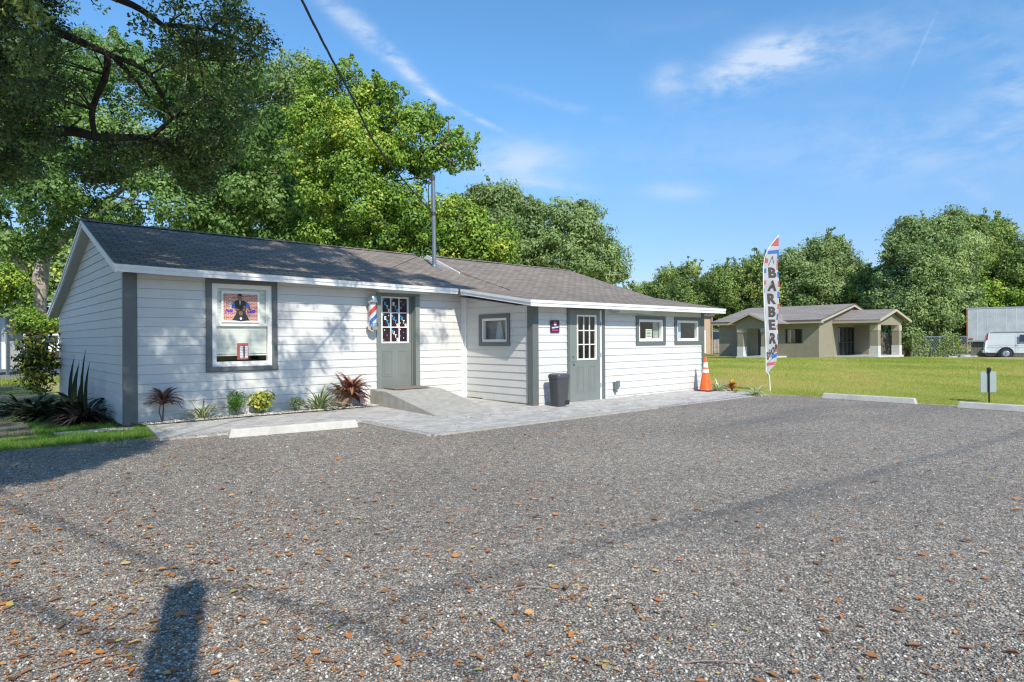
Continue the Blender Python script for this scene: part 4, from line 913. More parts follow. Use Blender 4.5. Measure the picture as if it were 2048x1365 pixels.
for y0, y1, l, r in ((518, 527, .0, .22), (562, 570, .0, .12), (690, 694, 0, .05)): band(mr, l, r, y0, y1, 0, 2, 2)
for y0, y1 in ((520, 540), (562, 574), (608, 618), (650, 660), (694, 704)): band(mr, .9, 1, y0, y1, 0, 2, 3)
for y0, y1, l, r in ((538, 547, .02, .15), (578, 588, 0, .08)): band(mbl, l, r, y0, y1, 0, 2, 2)
for y0, y1 in ((504, 518), (544, 556), (584, 596), (628, 640), (668, 680)): band(mbl, .9, 1, y0, y1, 0, 2, 3)
band(mbl, .55, .98, 711, 719, 10); band(mr, .04, .95, 725, 731, 3); band(mbl, .05, .6, 744, 751, 0, 2, 2)
mr.build('red_stripes', 'flag_red', ff); mbl.build('blue_stripes', 'flag_blue', ff)
mb = MB(); f2_ = FM(.009)
def LF(cx): return lambda s, t: f2_(s, t)
for chh, yy, s_ in (('B', 546, .56), ('A', 572, .53), ('R', 598, .53), ('B', 624, .52), ('E', 650, .52), ('R', 677, .55)):
    write(mb, chh, f2_, s_, bz(yy), .56, 21*k_)
for i, chh in enumerate('SHOP'):
    write(mb, chh, f2_, .16+.235*i, bz(712-5*i), .21, 16*k_)
for a, b in (((.30, 532), (.52, 513)), ((.52, 513), (.66, 527)), ((.1, 728), (.35, 722)), ((.35, 722), (.85, 712))):
    mb.add([f2_(a[0]-.02, bz(a[1])), f2_(a[0]+.02, bz(a[1])), f2_(b[0]+.02, bz(b[1])), f2_(b[0]-.02, bz(b[1]))], [(0, 1, 2, 3)])
mb.build('lettering', 'flag_black', ff)
mb = MB(); pts = [FB+FU*(0), FB+FU*(-1.5*k_)+Vector((0, 0, bz(752)))]+[FB+FU*(u-.012)+Vector((0, 0, z))+FN*.0 for z, u in LTz[::-1][1:]]
mb.tube(pts+[FB+FU*(LTz[0][1]+.02)+Vector((0, 0, zt+.02))], [.016, .016]+[.014]*5+[.010]*5, 8); mb.build('pole', 'white_plain', ff, True)

# ------------------------------------------------------------------ plants by the walls
def blades(mb_, base, n, L, W, spread, seed, curl=.9, zlift=.0, minel=20, maxel=85):
    q = random.Random(seed); V, Fc, T = [], [], []
    for i in range(n):
        a = q.uniform(0, 2*math.pi); el = R(q.uniform(minel, maxel)); l = L*q.uniform(.6, 1.1); w = W*q.uniform(.7, 1.2); tn = q.random(); k = len(V); m = 6
        h = Vector((math.cos(a), math.sin(a), 0)); sd = Vector((-math.sin(a), math.cos(a), 0)); p = Vector(base)+h*q.uniform(0, spread)+Vector((0, 0, zlift*q.random())); e = el
        for j in range(m+1):
            t = j/m; ww = w*(math.sin(math.pi*min(1, t*.85+.15))**.8 if t < 1 else .02)*.5+.0005
            V += [p-sd*ww, p+Vector((0, 0, -ww*.3)), p+sd*ww]; T += [min(1, tn+.25), tn*.8, min(1, tn+.25)]
            p = p+(h*math.cos(e)+Vector((0, 0, math.sin(e))))*(l/m); e -= curl*q.uniform(.6, 1.3)/m*2
            if j: 
                b = k+3*(j-1); Fc += [(b, b+1, b+4, b+3), (b+1, b+2, b+5, b+4)]
    return V, Fc, T
def bladeplant(name, label, cat, loc, n, L, W, mat, seed, group=None, spread=.03, curl=.9, stem=None, minel=20, maxel=85, lift=0, stemmat='bark'):
    t = thing(name, label, cat, loc, group); b = Vector(loc)
    top = b+Vector((0, 0, stem or 0))
    V, Fc, T = blades(None, top, n, L, W, spread, seed, curl, -lift, minel, maxel)
    npmesh('leaves', np.array([tuple(v) for v in V]), np.array(Fc), mat, np.array(T), t)
    if stem:
        mb = MB(); mb.tube([b, b+Vector((.015, 0, stem*.5)), top], [.014, .012, .01], 7); mb.tube([b, b+Vector((-.05, 0, stem*.4)), b+Vector((-.02, 0, stem*.85))], [.01, .009, .007], 6); mb.build('stem', stemmat, t, True)
    return t
def leafcloud(n, rng_, c, r, leaf, flat=(1, 1, 1), asp=.45, inner=.35):
    d = rng_.normal(size=(n, 3)); d /= np.linalg.norm(d, axis=1)[:, None]; rr = inner+(1-inner)*rng_.uniform(0, 1, n)**.6
    P = c+d*rr[:, None]*r*np.array(flat); nrm = d*.8+rng_.normal(0, .7, (n, 3))+np.array([0, 0, .5]); nrm /= np.linalg.norm(nrm, axis=1)[:, None]
    return P, nrm
def leafquads(P, nrm, size, asp, rng_):
    n = len(P); t = rng_.normal(size=(n, 3)); a = np.cross(nrm, t); a /= np.linalg.norm(a, axis=1)[:, None]+1e-9; b = np.cross(nrm, a)
    sz = size[:, None] if hasattr(size, '__len__') else np.full((n, 1), size)
    sz = sz*rng_.uniform(.65, 1.25, (n, 1))
    V = np.stack([P-a*sz*.5, P+b*sz*asp*.5+nrm*sz*.08-a*sz*.05, P+a*sz*.5, P-b*sz*asp*.5+nrm*sz*.08-a*sz*.05], 1)
    return V.reshape(-1, 3), np.arange(4*n).reshape(-1, 4)
def bush(name, label, cat, loc, r, h, n, leaf, mat, seed, group=None, asp=.5, lobes=5, stem=True):
    g = np.random.default_rng(seed); t = thing(name, label, cat, loc, group); Ps, Ns, Ts = [], [], []
    for k in range(lobes):
        c = np.array([loc[0]+g.uniform(-.45, .45)*r, loc[1]+g.uniform(-.45, .45)*r*.7, loc[2]+h*g.uniform(.4, .72)]); P, N = leafcloud(n//lobes, g, c, r*.62, leaf, (1, 1, h/(2.0*r)*1.1))
        Ps.append(P); Ns.append(N); Ts.append(np.clip(g.normal(.5+g.uniform(-.15, .15), .25, len(P)), 0, 1))
    P = np.vstack(Ps); N = np.vstack(Ns); T = np.concatenate(Ts); keep = P[:, 2] > loc[2]+.01; P, N, T = P[keep], N[keep], T[keep]
    V, Fc = leafquads(P, N, leaf, asp, g); npmesh('leaves', V, Fc, mat, np.repeat(T, 4), t)
    mb = MB()
    for k in range(5): a = k*1.3; mb.tube([(loc[0], loc[1], loc[2]-.02), (loc[0]+.3*r*math.cos(a), loc[1]+.3*r*math.sin(a), loc[2]+h*.35), (loc[0]+.5*r*math.cos(a), loc[1]+.5*r*math.sin(a), loc[2]+h*.65)], [.008, .006, .003], 5)
    mb.build('stem', 'bark', t); return t
yy = 11.62
def bedx(px, y=yy, z=.09): v = onY(px, 830, y); return (v.x, y, z)
bladeplant('cordyline', 'dark purple cordyline by the left corner of the shop', 'plant', bedx(325), 40, .40, .06, 'cord_leaf', 1, 'plants along the front wall', .02, .7, .40, 0, 80, .14)
bladeplant('spider_plant', 'green and white spider plant, second from the shop corner', 'plant', bedx(405), 60, .50, .02, 'variegated', 2, 'plants along the front wall', .04, .8, None, 25, 80)
bush('boxwood_shrub', 'small dense dark green shrub under the window', 'shrub', bedx(474, 11.6), .17, .44, 1500, .032, 'green_leaf', 3, 'plants along the front wall')
bush('yellow_shrub', 'green and yellow variegated shrub under the window', 'shrub', bedx(524, 11.6), .24, .40, 700, .075, 'yellow_leaf', 4, 'plants along the front wall', .5, 7)
bush('pale_shrub', 'thin pale green shrub left of the spiky flax', 'shrub', bedx(592, 11.6), .17, .30, 420, .04, 'variegated', 5, 'plants along the front wall', .4)
bladeplant('flax_plant', 'spiky pale striped flax beside the red ti plant', 'plant', bedx(640, 11.55), 60, .66, .03, 'variegated', 6, 'plants along the front wall', .05, .7, None, 22, 84)
bladeplant('ti_plant', 'large red-leaved ti plant beside the ramp', 'plant', bedx(703, 11.5), 90, .50, .08, 'ti_leaf', 7, 'plants along the front wall', .04, .8, .40, -5, 84, .22, 'plywood')
gpt = lambda px, py: tuple(ground(px, py)+Vector((0, 0, .02)))
bladeplant('spider_plant', 'yellow-green spider plant beside the traffic cone', 'plant', tuple(ground(1437, 783)), 70, .46, .03, 'pale_blade', 8, 'plants at the lawn corner', .08, .8, None, 30, 85)
bladeplant('croton', 'small red and yellow croton right of the cone', 'plant', tuple(ground(1464, 784)), 44, .17, .06, 'croton', 9, 'plants at the lawn corner', .02, .5, .22, 10, 85, .16)
bush('croton_sprig', 'tiny yellow-leaved sprig at the foot of the croton', 'plant', tuple(ground(1471, 787)), .09, .14, 60, .06, 'yellow_leaf', 10, 'plants at the lawn corner', .5, 2)
bladeplant('spider_plant', 'very pale spider plant between croton and flag pole', 'plant', tuple(ground(1511, 792)), 60, .42, .028, 'pale_blade', 11, 'plants at the lawn corner', .05, .75, None, 25, 80)
bladeplant('weed', 'thin grassy weed at the edge of the gravel', 'plant', tuple(ground(243, 895)), 26, .22, .008, 'pale_blade', 12, None, .06, .9)
# dark planting against the gable wall
sv = thing('snake_plant', 'tall upright snake plant against the gable wall', 'plant', tuple(ground(165, 812)))
V, Fc, T = [], [], []
for i, (px, pyt, pyb, w, y) in enumerate([(150, 712, 815, 15, 14.4), (173, 697, 815, 11, 14.2), (160, 722, 820, 14, 14.3), (181, 722, 815, 12, 14.1), (156, 735, 820, 14, 14.5), (168, 750, 820, 13, 14.0)]):
    top = onX(px, pyt, 2.0); bot = Vector((1.95, top.y+random.uniform(-.04, .04), 0)); k = len(V); kk = top.x*s_+top.y*c_; ww = w*.5/F*12.2
    for j in range(6):
        t = j/5; p = bot.lerp(top, t)+Vector((-.05*math.sin(t*3), 0, 0)); q = ww*math.sin(math.pi*min(1, .35+t*.64)) if j < 5 else .002
        V += [(p.x-q*.5, p.y+q, p.z), (p.x, p.y, p.z), (p.x+q*.3, p.y-q, p.z)]; T += [.9, .3, .9]
        if j: b = k+3*(j-1); Fc += [(b, b+1, b+4, b+3), (b+1, b+2, b+5, b+4)]
npmesh('leaves', np.array([tuple(v) for v in V]), np.array(Fc), 'dark_leaf', np.array(T), sv)
def gw(px, py, x): v = onX(px, py, x); return (x, v.y, 0)
bladeplant('bromeliad', 'dark arching rosette plant at the foot of the gable wall', 'plant', (1.80, 12.85, 0), 170, .66, .04, 'maroon_leaf', 21, 'dark plants by the gable wall', .10, .9, None, -5, 80)
bladeplant('banana_plant', 'broad-leaved dark plant behind the rosette plant', 'plant', (1.88, 13.55, .05), 30, .62, .16, 'dark_leaf', 22, 'dark plants by the gable wall', .25, .8, None, 20, 80)
bladeplant('lily_plant', 'low dark leafy plant left of the snake plant', 'plant', (1.55, 14.2, 0), 150, .70, .09, 'dark_leaf', 23, 'dark plants by the gable wall', .25, .8, None, 5, 75)
bladeplant('fern', 'spreading dark fern at the left end of the gable planting', 'plant', (1.35, 15.6, 0), 110, .75, .07, 'dark_leaf', 24, 'dark plants by the gable wall', .35, .9, None, 5, 75)
g0 = atD(80, 700, 15.4)
bush('broadleaf_bush', 'tall broad-leaved bush at the back corner of the gable', 'bush', (g0.x, g0.y, 0.0), .56, 1.85, 1500, .13, 'bush_leaf', 25, None, .42, 12)

# ------------------------------------------------------------------ olive house
oh = thing('olive_house', 'olive stucco house with two small gabled porches across the lawn', 'house', (45, 22, 0))
HX, HY0, HY1 = 45.0, 18.95, 26.5; RX, RZ = 50.3, 3.87
def wallY(name, mat, x, y0, y1, z0, z1, holes, th=.2, parent=oh):   # wall in plane x, holes (ya,yb,za,zb)
    mb = MB(); ys = sorted(holes); cur = y0
    for (a, b, c, d) in ys:
        mb.box((x, cur, z0), (x+th, a, z1)); 
        if c > z0: mb.box((x, a, z0), (x+th, b, c))
        if d < z1: mb.box((x, a, d), (x+th, b, z1))
        cur = b
    mb.box((x, cur, z0), (x+th, y1, z1)); return mb.build(name, mat, parent)
wallY('front_wall', 'olive_stucco', HX, HY0, HY1, 0, 2.55, [(20.08, 21.3, 1.0, 2.0), (22.5, 23.35, .05, 2.0), (24.8, 25.4, 1.0, 2.0)])
mb = MB(); zz = lambda x: RZ-.12-(abs(x-RX))*(RZ-2.62)/(RX-HX)
mb.add([(HX+.2, HY0, 0), (48.25, HY0, 0), (48.25, HY0, zz(48.25)), (HX+.2, HY0, zz(HX+.2)), (48.25, HY0, 2.15), (51.2, HY0, 2.15), (51.2, HY0, zz(51.2)), (RX, HY0, zz(RX)), (51.2, HY0, 0), (55.6, HY0, 0), (55.6, HY0, zz(55.6))],
       [(0, 1, 2, 3), (4, 5, 6, 7, 2), (8, 9, 10, 6)]); mb.box((HX+.2, HY1-.2, 0), (55.6, HY1, 2.5)); mb.box((55.4, HY0, 0), (55.6, HY1-.2, 2.5)); mb.poly((HX, HY1, 2.5), (RX, HY1, RZ-.1), (55.6, HY1, 2.5))
mb.build('side_wall', 'olive_stucco', oh)
mb = MB(); mb.box((48.25, HY0+.08, .0), (51.2, HY0+.1, 2.15)); w = mb.build('glass_door', 'glass', oh)
mb = MB()
for x in (48.25, 48.95, 49.7, 50.45, 51.12): mb.box((x, HY0+.0, 0), (x+.08, HY0+.06, 2.15))
mb.box((48.25, HY0, 2.07), (51.2, HY0+.06, 2.15)); mb.box((48.25, HY0, 1.0), (51.2, HY0+.05, 1.06)); mb.build('door_frame', 'dark_metal', w)
mb = MB(); mb.box((48, HY0+.5, 0), (51.5, HY0+.55, 2.3)); mb.box((HX+.6, 19.5, .3), (HX+.65, 26, 2.3)); mb.build('interior', 'interior', oh)
for (a, b) in ((20.08, 21.3),):
    mb = MB(); mb.box((HX+.07, a, 1.0), (HX+.08, b, 2.0)); w = mb.build('window', 'glass', oh); mb = MB()
    for y in (a, b-.05, a+.48): mb.box((HX+.03, y, 1.0), (HX+.09, y+.05, 2.0))
    mb.box((HX+.03, a+.05, 1), (HX+.088, b-.05, 1.04)); mb.box((HX+.03, a+.05, 1.96), (HX+.088, b-.05, 2)); mb.build('window_frame', 'dark_metal', w)
    mb = MB(); mb.box((HX+.1, a+.85, 1.02), (HX+.12, a+1.1, 1.98)); mb.build('curtain', 'beige_trim', w)
mb = MB(); mb.box((HX-.02, 24.8, 1.0), (HX+.05, 25.4, 2.0)); mb.build('shutter', 'shutter', oh)
mb = MB(); mb.box((HX+.05, 22.5, .05), (HX+.1, 23.35, 2.0)); mb.build('front_door', 'dark_metal', oh)
mb = MB(); ex0 = HX-.5; e0 = 2.62
slab(mb, [(ex0, HY0-.35, e0), (RX, HY0-.35, RZ), (RX, HY1+.4, RZ), (ex0, HY1+.4, e0)], .06); slab(mb, [(RX, HY0-.35, RZ), (56.1, HY0-.35, 2.5), (56.1, HY1+.4, 2.5), (RX, HY1+.4, RZ)], .06)
mb.build('roof', 'shingles_far', oh)
mb = MB(); mb.box((ex0-.02, HY0-.35, e0-.24), (ex0+.03, HY1+.4, e0-.09)); mb.box((ex0+.03, HY0-.33, e0-.24), (HX, HY1+.38, e0-.2))
for a, b in (((ex0, e0), (RX, RZ)), ((RX, RZ), (56.1, 2.5))): mb.prism([(a[0], HY0-.37, a[1]-.05), (b[0], HY0-.37, b[1]-.05), (b[0], HY0-.37, b[1]-.22), (a[0], HY0-.37, a[1]-.22)], (0, .04, 0))
mb.build('fascia', 'beige_trim', oh)
mb = MB(); mb.box((ex0-.04, HY0-.37, e0-.09), (ex0+.02, HY1+.4, e0+.0))
for a, b in (((ex0, e0), (RX, RZ)), ((RX, RZ), (56.1, 2.5))): mb.prism([(a[0], HY0-.40, a[1]+.01), (b[0], HY0-.40, b[1]+.01), (b[0], HY0-.40, b[1]-.05), (a[0], HY0-.40, a[1]-.05)], (0, .04, 0))
mb.build('drip_edge', 'brown_edge', oh)
# entry portico
PX = 42.2; PYc = 22.35
mb = MB(); slab(mb, [(PX-.35, PYc, 3.12), (PX-.35, 23.95, 2.42), (47.0, 23.95, 2.42), (47.0, PYc, 3.12)], .06); slab(mb, [(PX-.35, 20.75, 2.42), (PX-.35, PYc, 3.12), (47.0, PYc, 3.12), (47.0, 20.75, 2.42)], .06); mb.build('portico_roof', 'shingles_far', oh)
mb = MB()
for a, b in (((23.95, 2.42), (PYc, 3.12)), ((PYc, 3.12), (20.75, 2.42))): mb.prism([(PX-.39, a[0], a[1]-.0), (PX-.39, b[0], b[1]-.0), (PX-.39, b[0], b[1]-.14), (PX-.39, a[0], a[1]-.14)], (.04, 0, 0))
mb.build('portico_fascia', 'beige_trim', oh)
mb = MB(); mb.prism([(PX, 23.55, 2.05), (PX, 21.2, 2.05), (PX, 21.2, 2.45), (PX, PYc, 2.95), (PX, 23.55, 2.45)], (.2, 0, 0)); mb.build('portico_gable', 'olive_stucco', oh)
for y0 in (23.0, 21.25):
    mb = MB(); mb.cur = 0; mb.box((PX, y0, .78), (PX+.5, y0+.42, 1.78)); mb.cur = 1; mb.box((PX-.03, y0-.03, 1.78), (PX+.53, y0+.45, 2.05)); mb.cur = 2; mb.box((PX-.02, y0-.02, 0), (PX+.52, y0+.44, .78)); mb.build('column', ['olive_stucco', 'beige_trim', 'block_white'], oh)
mb = MB(); mb.box((PX-.1, 21.2, 0), (HX, 23.5, .1)); mb.build('portico_slab', 'block_white', oh)
# side porch
QX, QY, QA, QB = 50.3, 15.85, 47.2, 53.4
mb = MB(); slab(mb, [(QA, QY, 2.60), (QX, QY, 3.36), (QX, HY0, 3.40), (QA, HY0-.0, 2.62)][::-1], .06); slab(mb, [(QX, QY, 3.36), (QB, QY, 2.60), (QB, HY0, 2.62), (QX, HY0, 3.40)][::-1], .06); mb.build('porch_roof', 'shingles_far', oh)
mb = MB(); mb.box((QA-.04, QY, 2.38), (QA+.02, HY0-.01, 2.53))
for a, b in (((QA-.04, 2.60), (QX, 3.36)), ((QX, 3.36), (QB+.04, 2.60))): mb.prism([(a[0], QY-.04, a[1]+.0), (b[0], QY-.04, b[1]+.0), (b[0], QY-.04, b[1]-.16), (a[0], QY-.04, a[1]-.16)], (0, .04, 0))
mb.build('porch_fascia', 'beige_trim', oh)
mb = MB(); mb.prism([(47.65, 16.2, 2.25), (52.3, 16.2, 2.25), (52.9, 16.2, 2.6), (QX, 16.2, 3.2), (47.65, 16.2, 2.6)], (0, .15, 0)); mb.box((47.65, 16.35, 2.25), (47.85, HY0, 2.55)); mb.box((52.1, 16.35, 2.25), (52.3, HY0, 2.55)); mb.build('porch_gable', 'olive_stucco', oh)
for x0 in (47.65, 51.8):
    mb = MB(); mb.cur = 0; mb.box((x0-.0, 16.15, .8), (x0+.5, 16.62, 1.85)); mb.cur = 1; mb.box((x0-.02, 16.13, 1.85), (x0+.52, 16.64, 2.25)); mb.cur = 2; mb.box((x0-.02, 16.13, 0), (x0+.52, 16.64, .8)); mb.build('column', ['olive_stucco', 'beige_trim', 'block_white'], oh)
mb = MB(); mb.box((47.55, 16.1, -.05), (52.6, HY0, .1)); mb.build('porch_slab', 'block_white', oh)
mb = MB(); mb.box((51.3, 18.0, 0), (53.6, HY0-.01, 2.5)); mb.build('porch_wall', 'olive_stucco', oh)

# tan shed seen behind the shop corner
g = atD(1412, 700, 58); sh = thing('tan_shed', 'tan shed with a white door seen past the shop corner', 'shed', (g.x, g.y, 0), None, -YAW)
mb = MB(); mb.box((-4, 0, 0), (.45, 4, 3.35)); mb.build('wall', 'tan_wall', sh, world=False); mb = MB(); mb.box((-4.3, -.25, 3.35), (.75, 4.3, 3.55)); mb.build('roof', 'brown_edge', sh, world=False)
mb = MB(); mb.box((-1.0, -.04, .05), (-.02, 0, 2.1)); mb.build('door', 'white_plain', sh, world=False); mb = MB(); mb.tube([(.52, -.1, 0), (.52, -.1, 3.3)], .06, 8); mb.build('downpipe', 'beige_trim', sh, world=False)
g = atD(1432, 700, 60); fe = thing('board_fence', 'short pale board fence beside the tan shed', 'fence', (g.x, g.y, 0), None, -YAW)
mb = MB()
for k in range(7): mb.box((-.9+k*.34, 0, 0), (-.62+k*.34, .03, 1.25+.05*(k % 2)))
mb.build('boards', 'grey_wood', fe, world=False); mb = MB(); mb.box((-1, .03, .3), (1.5, .08, .4)); mb.box((-1, .03, .9), (1.5, .08, 1.0)); mb.build('rails', 'grey_wood', fe, world=False)
g = atD(1433, 684, 63); cr = thing('parked_vehicle', 'dark vehicle end showing above the pale board fence', 'vehicle', (g.x, g.y, 0), None, -YAW)
mb = MB(); mb.prism([(-.6, 0, .5), (1.6, 0, .5), (1.6, 0, 1.3), (1.2, 0, 2.1), (-.4, 0, 2.15), (-.6, 0, 1.4)], (0, 1.8, 0)); mb.build('body', 'dark_metal', cr, world=False, bevel=.08)
mb = MB(); mb.box((-.3, -.03, 1.4), (1.0, -.001, 1.95)); mb.build('window', 'car_glass', cr, world=False)
for x in (-.1, 1.2):
    mb = MB(); mb.tube([(x, -.05, .33), (x, .2, .33)], .33, 16); mb.build('wheel', 'rubber', cr, world=False)

# fences and yard behind the olive house
g = atD(1775, 690, 56); wf = thing('wood_fence', 'dark brown board fence behind the side porch', 'fence', (g.x, g.y, -.2), None, -YAW)
mb = MB()
for k in range(30): mb.box((-2.6+k*.175, 0, 0), (-2.6+k*.175+.16, .03, 1.95+.04*math.sin(k*2.1)))
mb.build('boards', 'wood_fence', wf, world=False); mb = MB(); mb.box((-2.7, .03, .5), (2.7, .08, .6)); mb.box((-2.7, .03, 1.5), (2.7, .08, 1.6)); mb.build('rails', 'wood_fence', wf, world=False)
g = atD(1762, 670, 60); bt = thing('boat_trailer', 'pale blue covered boat behind the dark fence', 'boat', (g.x, g.y, -.2), None, -YAW)
mb = MB(); loft(mb, [[(-2.4, y, z) for y, z in ((-.6, 1.2), (.6, 1.2), (.8, 2.2), (-.8, 2.2))], [(1.2, y, z) for y, z in ((-.6, 1.1), (.6, 1.1), (.9, 2.4), (-.9, 2.4))], [(3, y, z) for y, z in ((-.1, 1.7), (.1, 1.7), (.12, 2.45), (-.12, 2.45))]]); mb.build('hull', 'pale_blue', bt, world=False)
mb = MB(); loft(mb, [[(-2.3, y, z) for y, z in ((-.82, 2.2), (.82, 2.2), (.3, 2.75), (-.3, 2.75))], [(1.6, y, z) for y, z in ((-.8, 2.4), (.8, 2.4), (.2, 2.95), (-.2, 2.95))]]); mb.build('cover', 'blue_tarp', bt, world=False)
mb = MB(); mb.box((-2.4, -.5, .5), (3.4, .5, .62)); mb.build('trailer_frame', 'dark_metal', bt, world=False)
g = atD(1884, 690, 54); cf = thing('chain_link_fence', 'chain-link fence overgrown with vines left of the white trailer', 'fence', (g.x, g.y, -.3), None, -YAW)
mb = MB()
for k in range(5): mb.tube([(-2.5+k*1.15, 0, 0), (-2.5+k*1.15, 0, 1.75)], .03, 6)
mb.tube([(-2.5, 0, 1.72), (2.1, 0, 1.72)], .02, 6); mb.build('posts', 'sign_back', cf, world=False)
mb = MB(); k = -2.5
while k < 2.1: mb.prism([(k, .0, .02), (k+.012, .0, .02), (k+.85, .0, 1.7), (k+.838, .0, 1.7)], (0, .004, 0)); mb.prism([(k+.85, .005, .02), (k+.862, .005, .02), (k+.012, .005, 1.7), (k, .005, 1.7)], (0, .004, 0)); k += .14
mb.build('mesh_wire', 'sign_back', cf, world=False)
gg = np.random.default_rng(5); n = 3200; P = np.column_stack([gg.uniform(-2.6, 2.2, n), gg.normal(0, .10, n), gg.uniform(0, 1, n)**.8*2.0]); keep = (np.sin(P[:, 0]*2.3)*.5+.5+gg.uniform(0, .5, n)) > P[:, 2]/2.3; P = P[keep]
N = gg.normal(size=P.shape)+np.array([0, -1, .4]); N /= np.linalg.norm(N, axis=1)[:, None]; V, Fc = leafquads(P, N, .15, .6, gg); npmesh('vines', V, Fc, 'far_leaf', np.repeat(gg.uniform(0, 1, len(P)), 4), cf, False)
g = atD(1912, 668, 60); rt = thing('rusty_truck', 'rusty red truck cab roof showing behind the vine fence', 'truck', (g.x, g.y, -.3), None, -YAW)
mb = MB(); mb.prism([(-1.6, 0, .6), (1.2, 0, .6), (1.2, 0, 2.55), (-.9, 0, 2.6), (-1.4, 0, 1.7)], (0, 2, 0)); mb.build('cab', 'rust', rt, world=False, bevel=.05); mb = MB(); mb.box((-.9, -.03, 1.8), (.9, -.002, 2.3)); mb.build('window', 'car_glass', rt, world=False)
mb = MB(); mb.tube([(-.6, -.05, .4), (-.6, .2, .4)], .42, 16); mb.build('wheel', 'rubber', rt, world=False); mb = MB(); mb.box((-1.8, -.3, 2.6), (1.3, 2.2, 2.75)); mb.build('rack', 'wood_fence', rt, world=False)
mb = MB(); mb.prism([(-.3, .2, 2.76), (1.2, .2, 2.76), (1.1, .2, 3.05), (-.1, .2, 3.0)], (0, 1.4, 0)); mb.build('roof_load', 'blue_tarp', rt, world=False)
# box trailer and van
g = atD(1934, 690, 55); tr = thing('box_trailer', 'long weathered white box trailer behind the parked van', 'trailer', (g.x, g.y, -.31), None, -YAW-R(31))
mb = MB(); mb.box((.05, 0, 1.35), (9, 2.5, 4.06)); mb.build('box', 'trailer_paint', tr, world=False)
mb = MB(); mb.box((-.02, -.03, 4.06), (9, 2.53, 4.16)); mb.box((-.02, -.03, 1.27), (9, .05, 1.4)); mb.build('rails', 'sign_back', tr, world=False)
mb = MB(); mb.box((-.03, -.035, 1.4), (.07, .06, 4.06)); mb.build('corner_post', 'rust', tr, world=False)
mb = MB()
for k in range(1, 14): mb.box((.05+k*.66, -.012, 1.42), (.07+k*.66, -.001, 4.04))
mb.build('seams', 'white_plain', tr, world=False); mb = MB(); mb.box((.12, -.05, 1.42), (.42, -.031, 1.56)); mb.build('tail_light', 'red_lens', tr, world=False)
mb = MB(); mb.box((.3, .3, 0), (9, .36, 1.27)); mb.build('skirt', 'skirting', tr, world=False)
for x in (1.6, 2.7):
    mb = MB(); mb.tube([(x, -.02, .5), (x, .28, .5)], .5, 20); mb.build('wheel', 'rubber', tr, world=False)
g = atD(1969, 700, 50); vn = thing('white_van', 'white panel van parked beside the box trailer', 'van', (g.x, g.y, -.30), None, -YAW-R(33))
prof = [(.02, .45), (.0, .75), (.06, 1.2), (.16, 1.75), (.3, 2.0), (.55, 2.07), (3.6, 2.07), (4.2, 1.72), (4.55, 1.22), (5.3, 1.08), (5.5, .85), (5.5, .45)]
rings = []
for y, ins in ((0.06, .0), (0.0, .0), (-.0, 0), ): pass
def vring(y, shr): return [(x+(2.7-x)*shr*.03, y, z-(z-.45)*shr*.04) for x, z in prof]
mb = MB(); loft(mb, [vring(.10, 1.2), vring(.0, .0), vring(1.95, 0), vring(1.85, 1.2)]); body = mb.build('body', 'van_paint', vn, world=False, bevel=.03)
mb = MB(); mb.box((2.15, -.012, 1.28), (2.80, -.002, 1.82)); mb.box((2.98, -.012, 1.28), (3.7, -.002, 1.78)); mb.build('window', 'car_glass', vn, world=False)
mb = MB(); mb.box((2.04, -.008, .6), (2.055, -.001, 1.95)); mb.box((2.88, -.008, .6), (2.895, -.001, 1.95)); mb.box((.25, -.008, 1.0), (5.2, -.001, 1.012)); mb.build('door_seam', 'dark_metal', vn, world=False)
mb = MB(); mb.box((2.08, -.03, 1.12), (2.14, -.002, 1.2)); mb.box((2.93, -.03, 1.12), (3.05, -.002, 1.17)); mb.build('handle', 'dark_metal', vn, world=False)
mb = MB(); mb.prism([(.075, -.015, 1.42), (.2, -.015, 1.42), (.26, -.015, 1.92), (.17, -.015, 1.9)], (0, .08, 0)); mb.build('tail_light', 'red_lens', vn, world=False)
mb = MB(); mb.box((-.1, .05, .42), (.25, 1.9, .62)); mb.build('bumper', 'van_paint', vn, world=False, bevel=.03)
for x in (1.33, 4.6):
    mb = MB(); mb.tube([(x, -.013, .40), (x, .02, .40)], .48, 24); mb.build('wheel_arch', 'black', vn, world=False)
    mb = MB(); mb.tube([(x, -.04, .37), (x, .2, .37)], .37, 24); wl = mb.build('wheel', 'rubber', vn, world=False, bevel=.03)
    mb = MB(); mb.tube([(x, -.055, .37), (x, -.04, .37)], [.19, .22], 20)
    mb.build('rim', 'sign_back', wl, world=False); mb = MB(); mb.tube([(x, -.075, .37), (x, -.05, .37)], .07, 10); mb.build('hub', 'chrome', wl, world=False)
# slabs of rubble near the road
for i, (px, py, w, h) in enumerate(((1905, 712, 1.1, .12), (1930, 710, 1.3, .2), (1948, 711, .9, .14))):
    g = atD(px, py, 49); q = random.Random(i); mb = MB()
    loft(mb, [[(g.x+w*.5*math.cos(a)*(1+.2*q.random())*s, g.y+w*.35*math.sin(a)*s, -.3+z) for a in np.arange(0, 6.2, .9)] for s, z in ((1, -.05), (1.02, h*.6), (.7, h+.1))])
    tag(mb.build('concrete_slab', 'concrete'), ['flat pale rubble slab farthest from the van', 'thick middle rubble slab left of the van', 'low dark rubble slab nearest the van'][i], 'rubble', 'rubble slabs by the road')

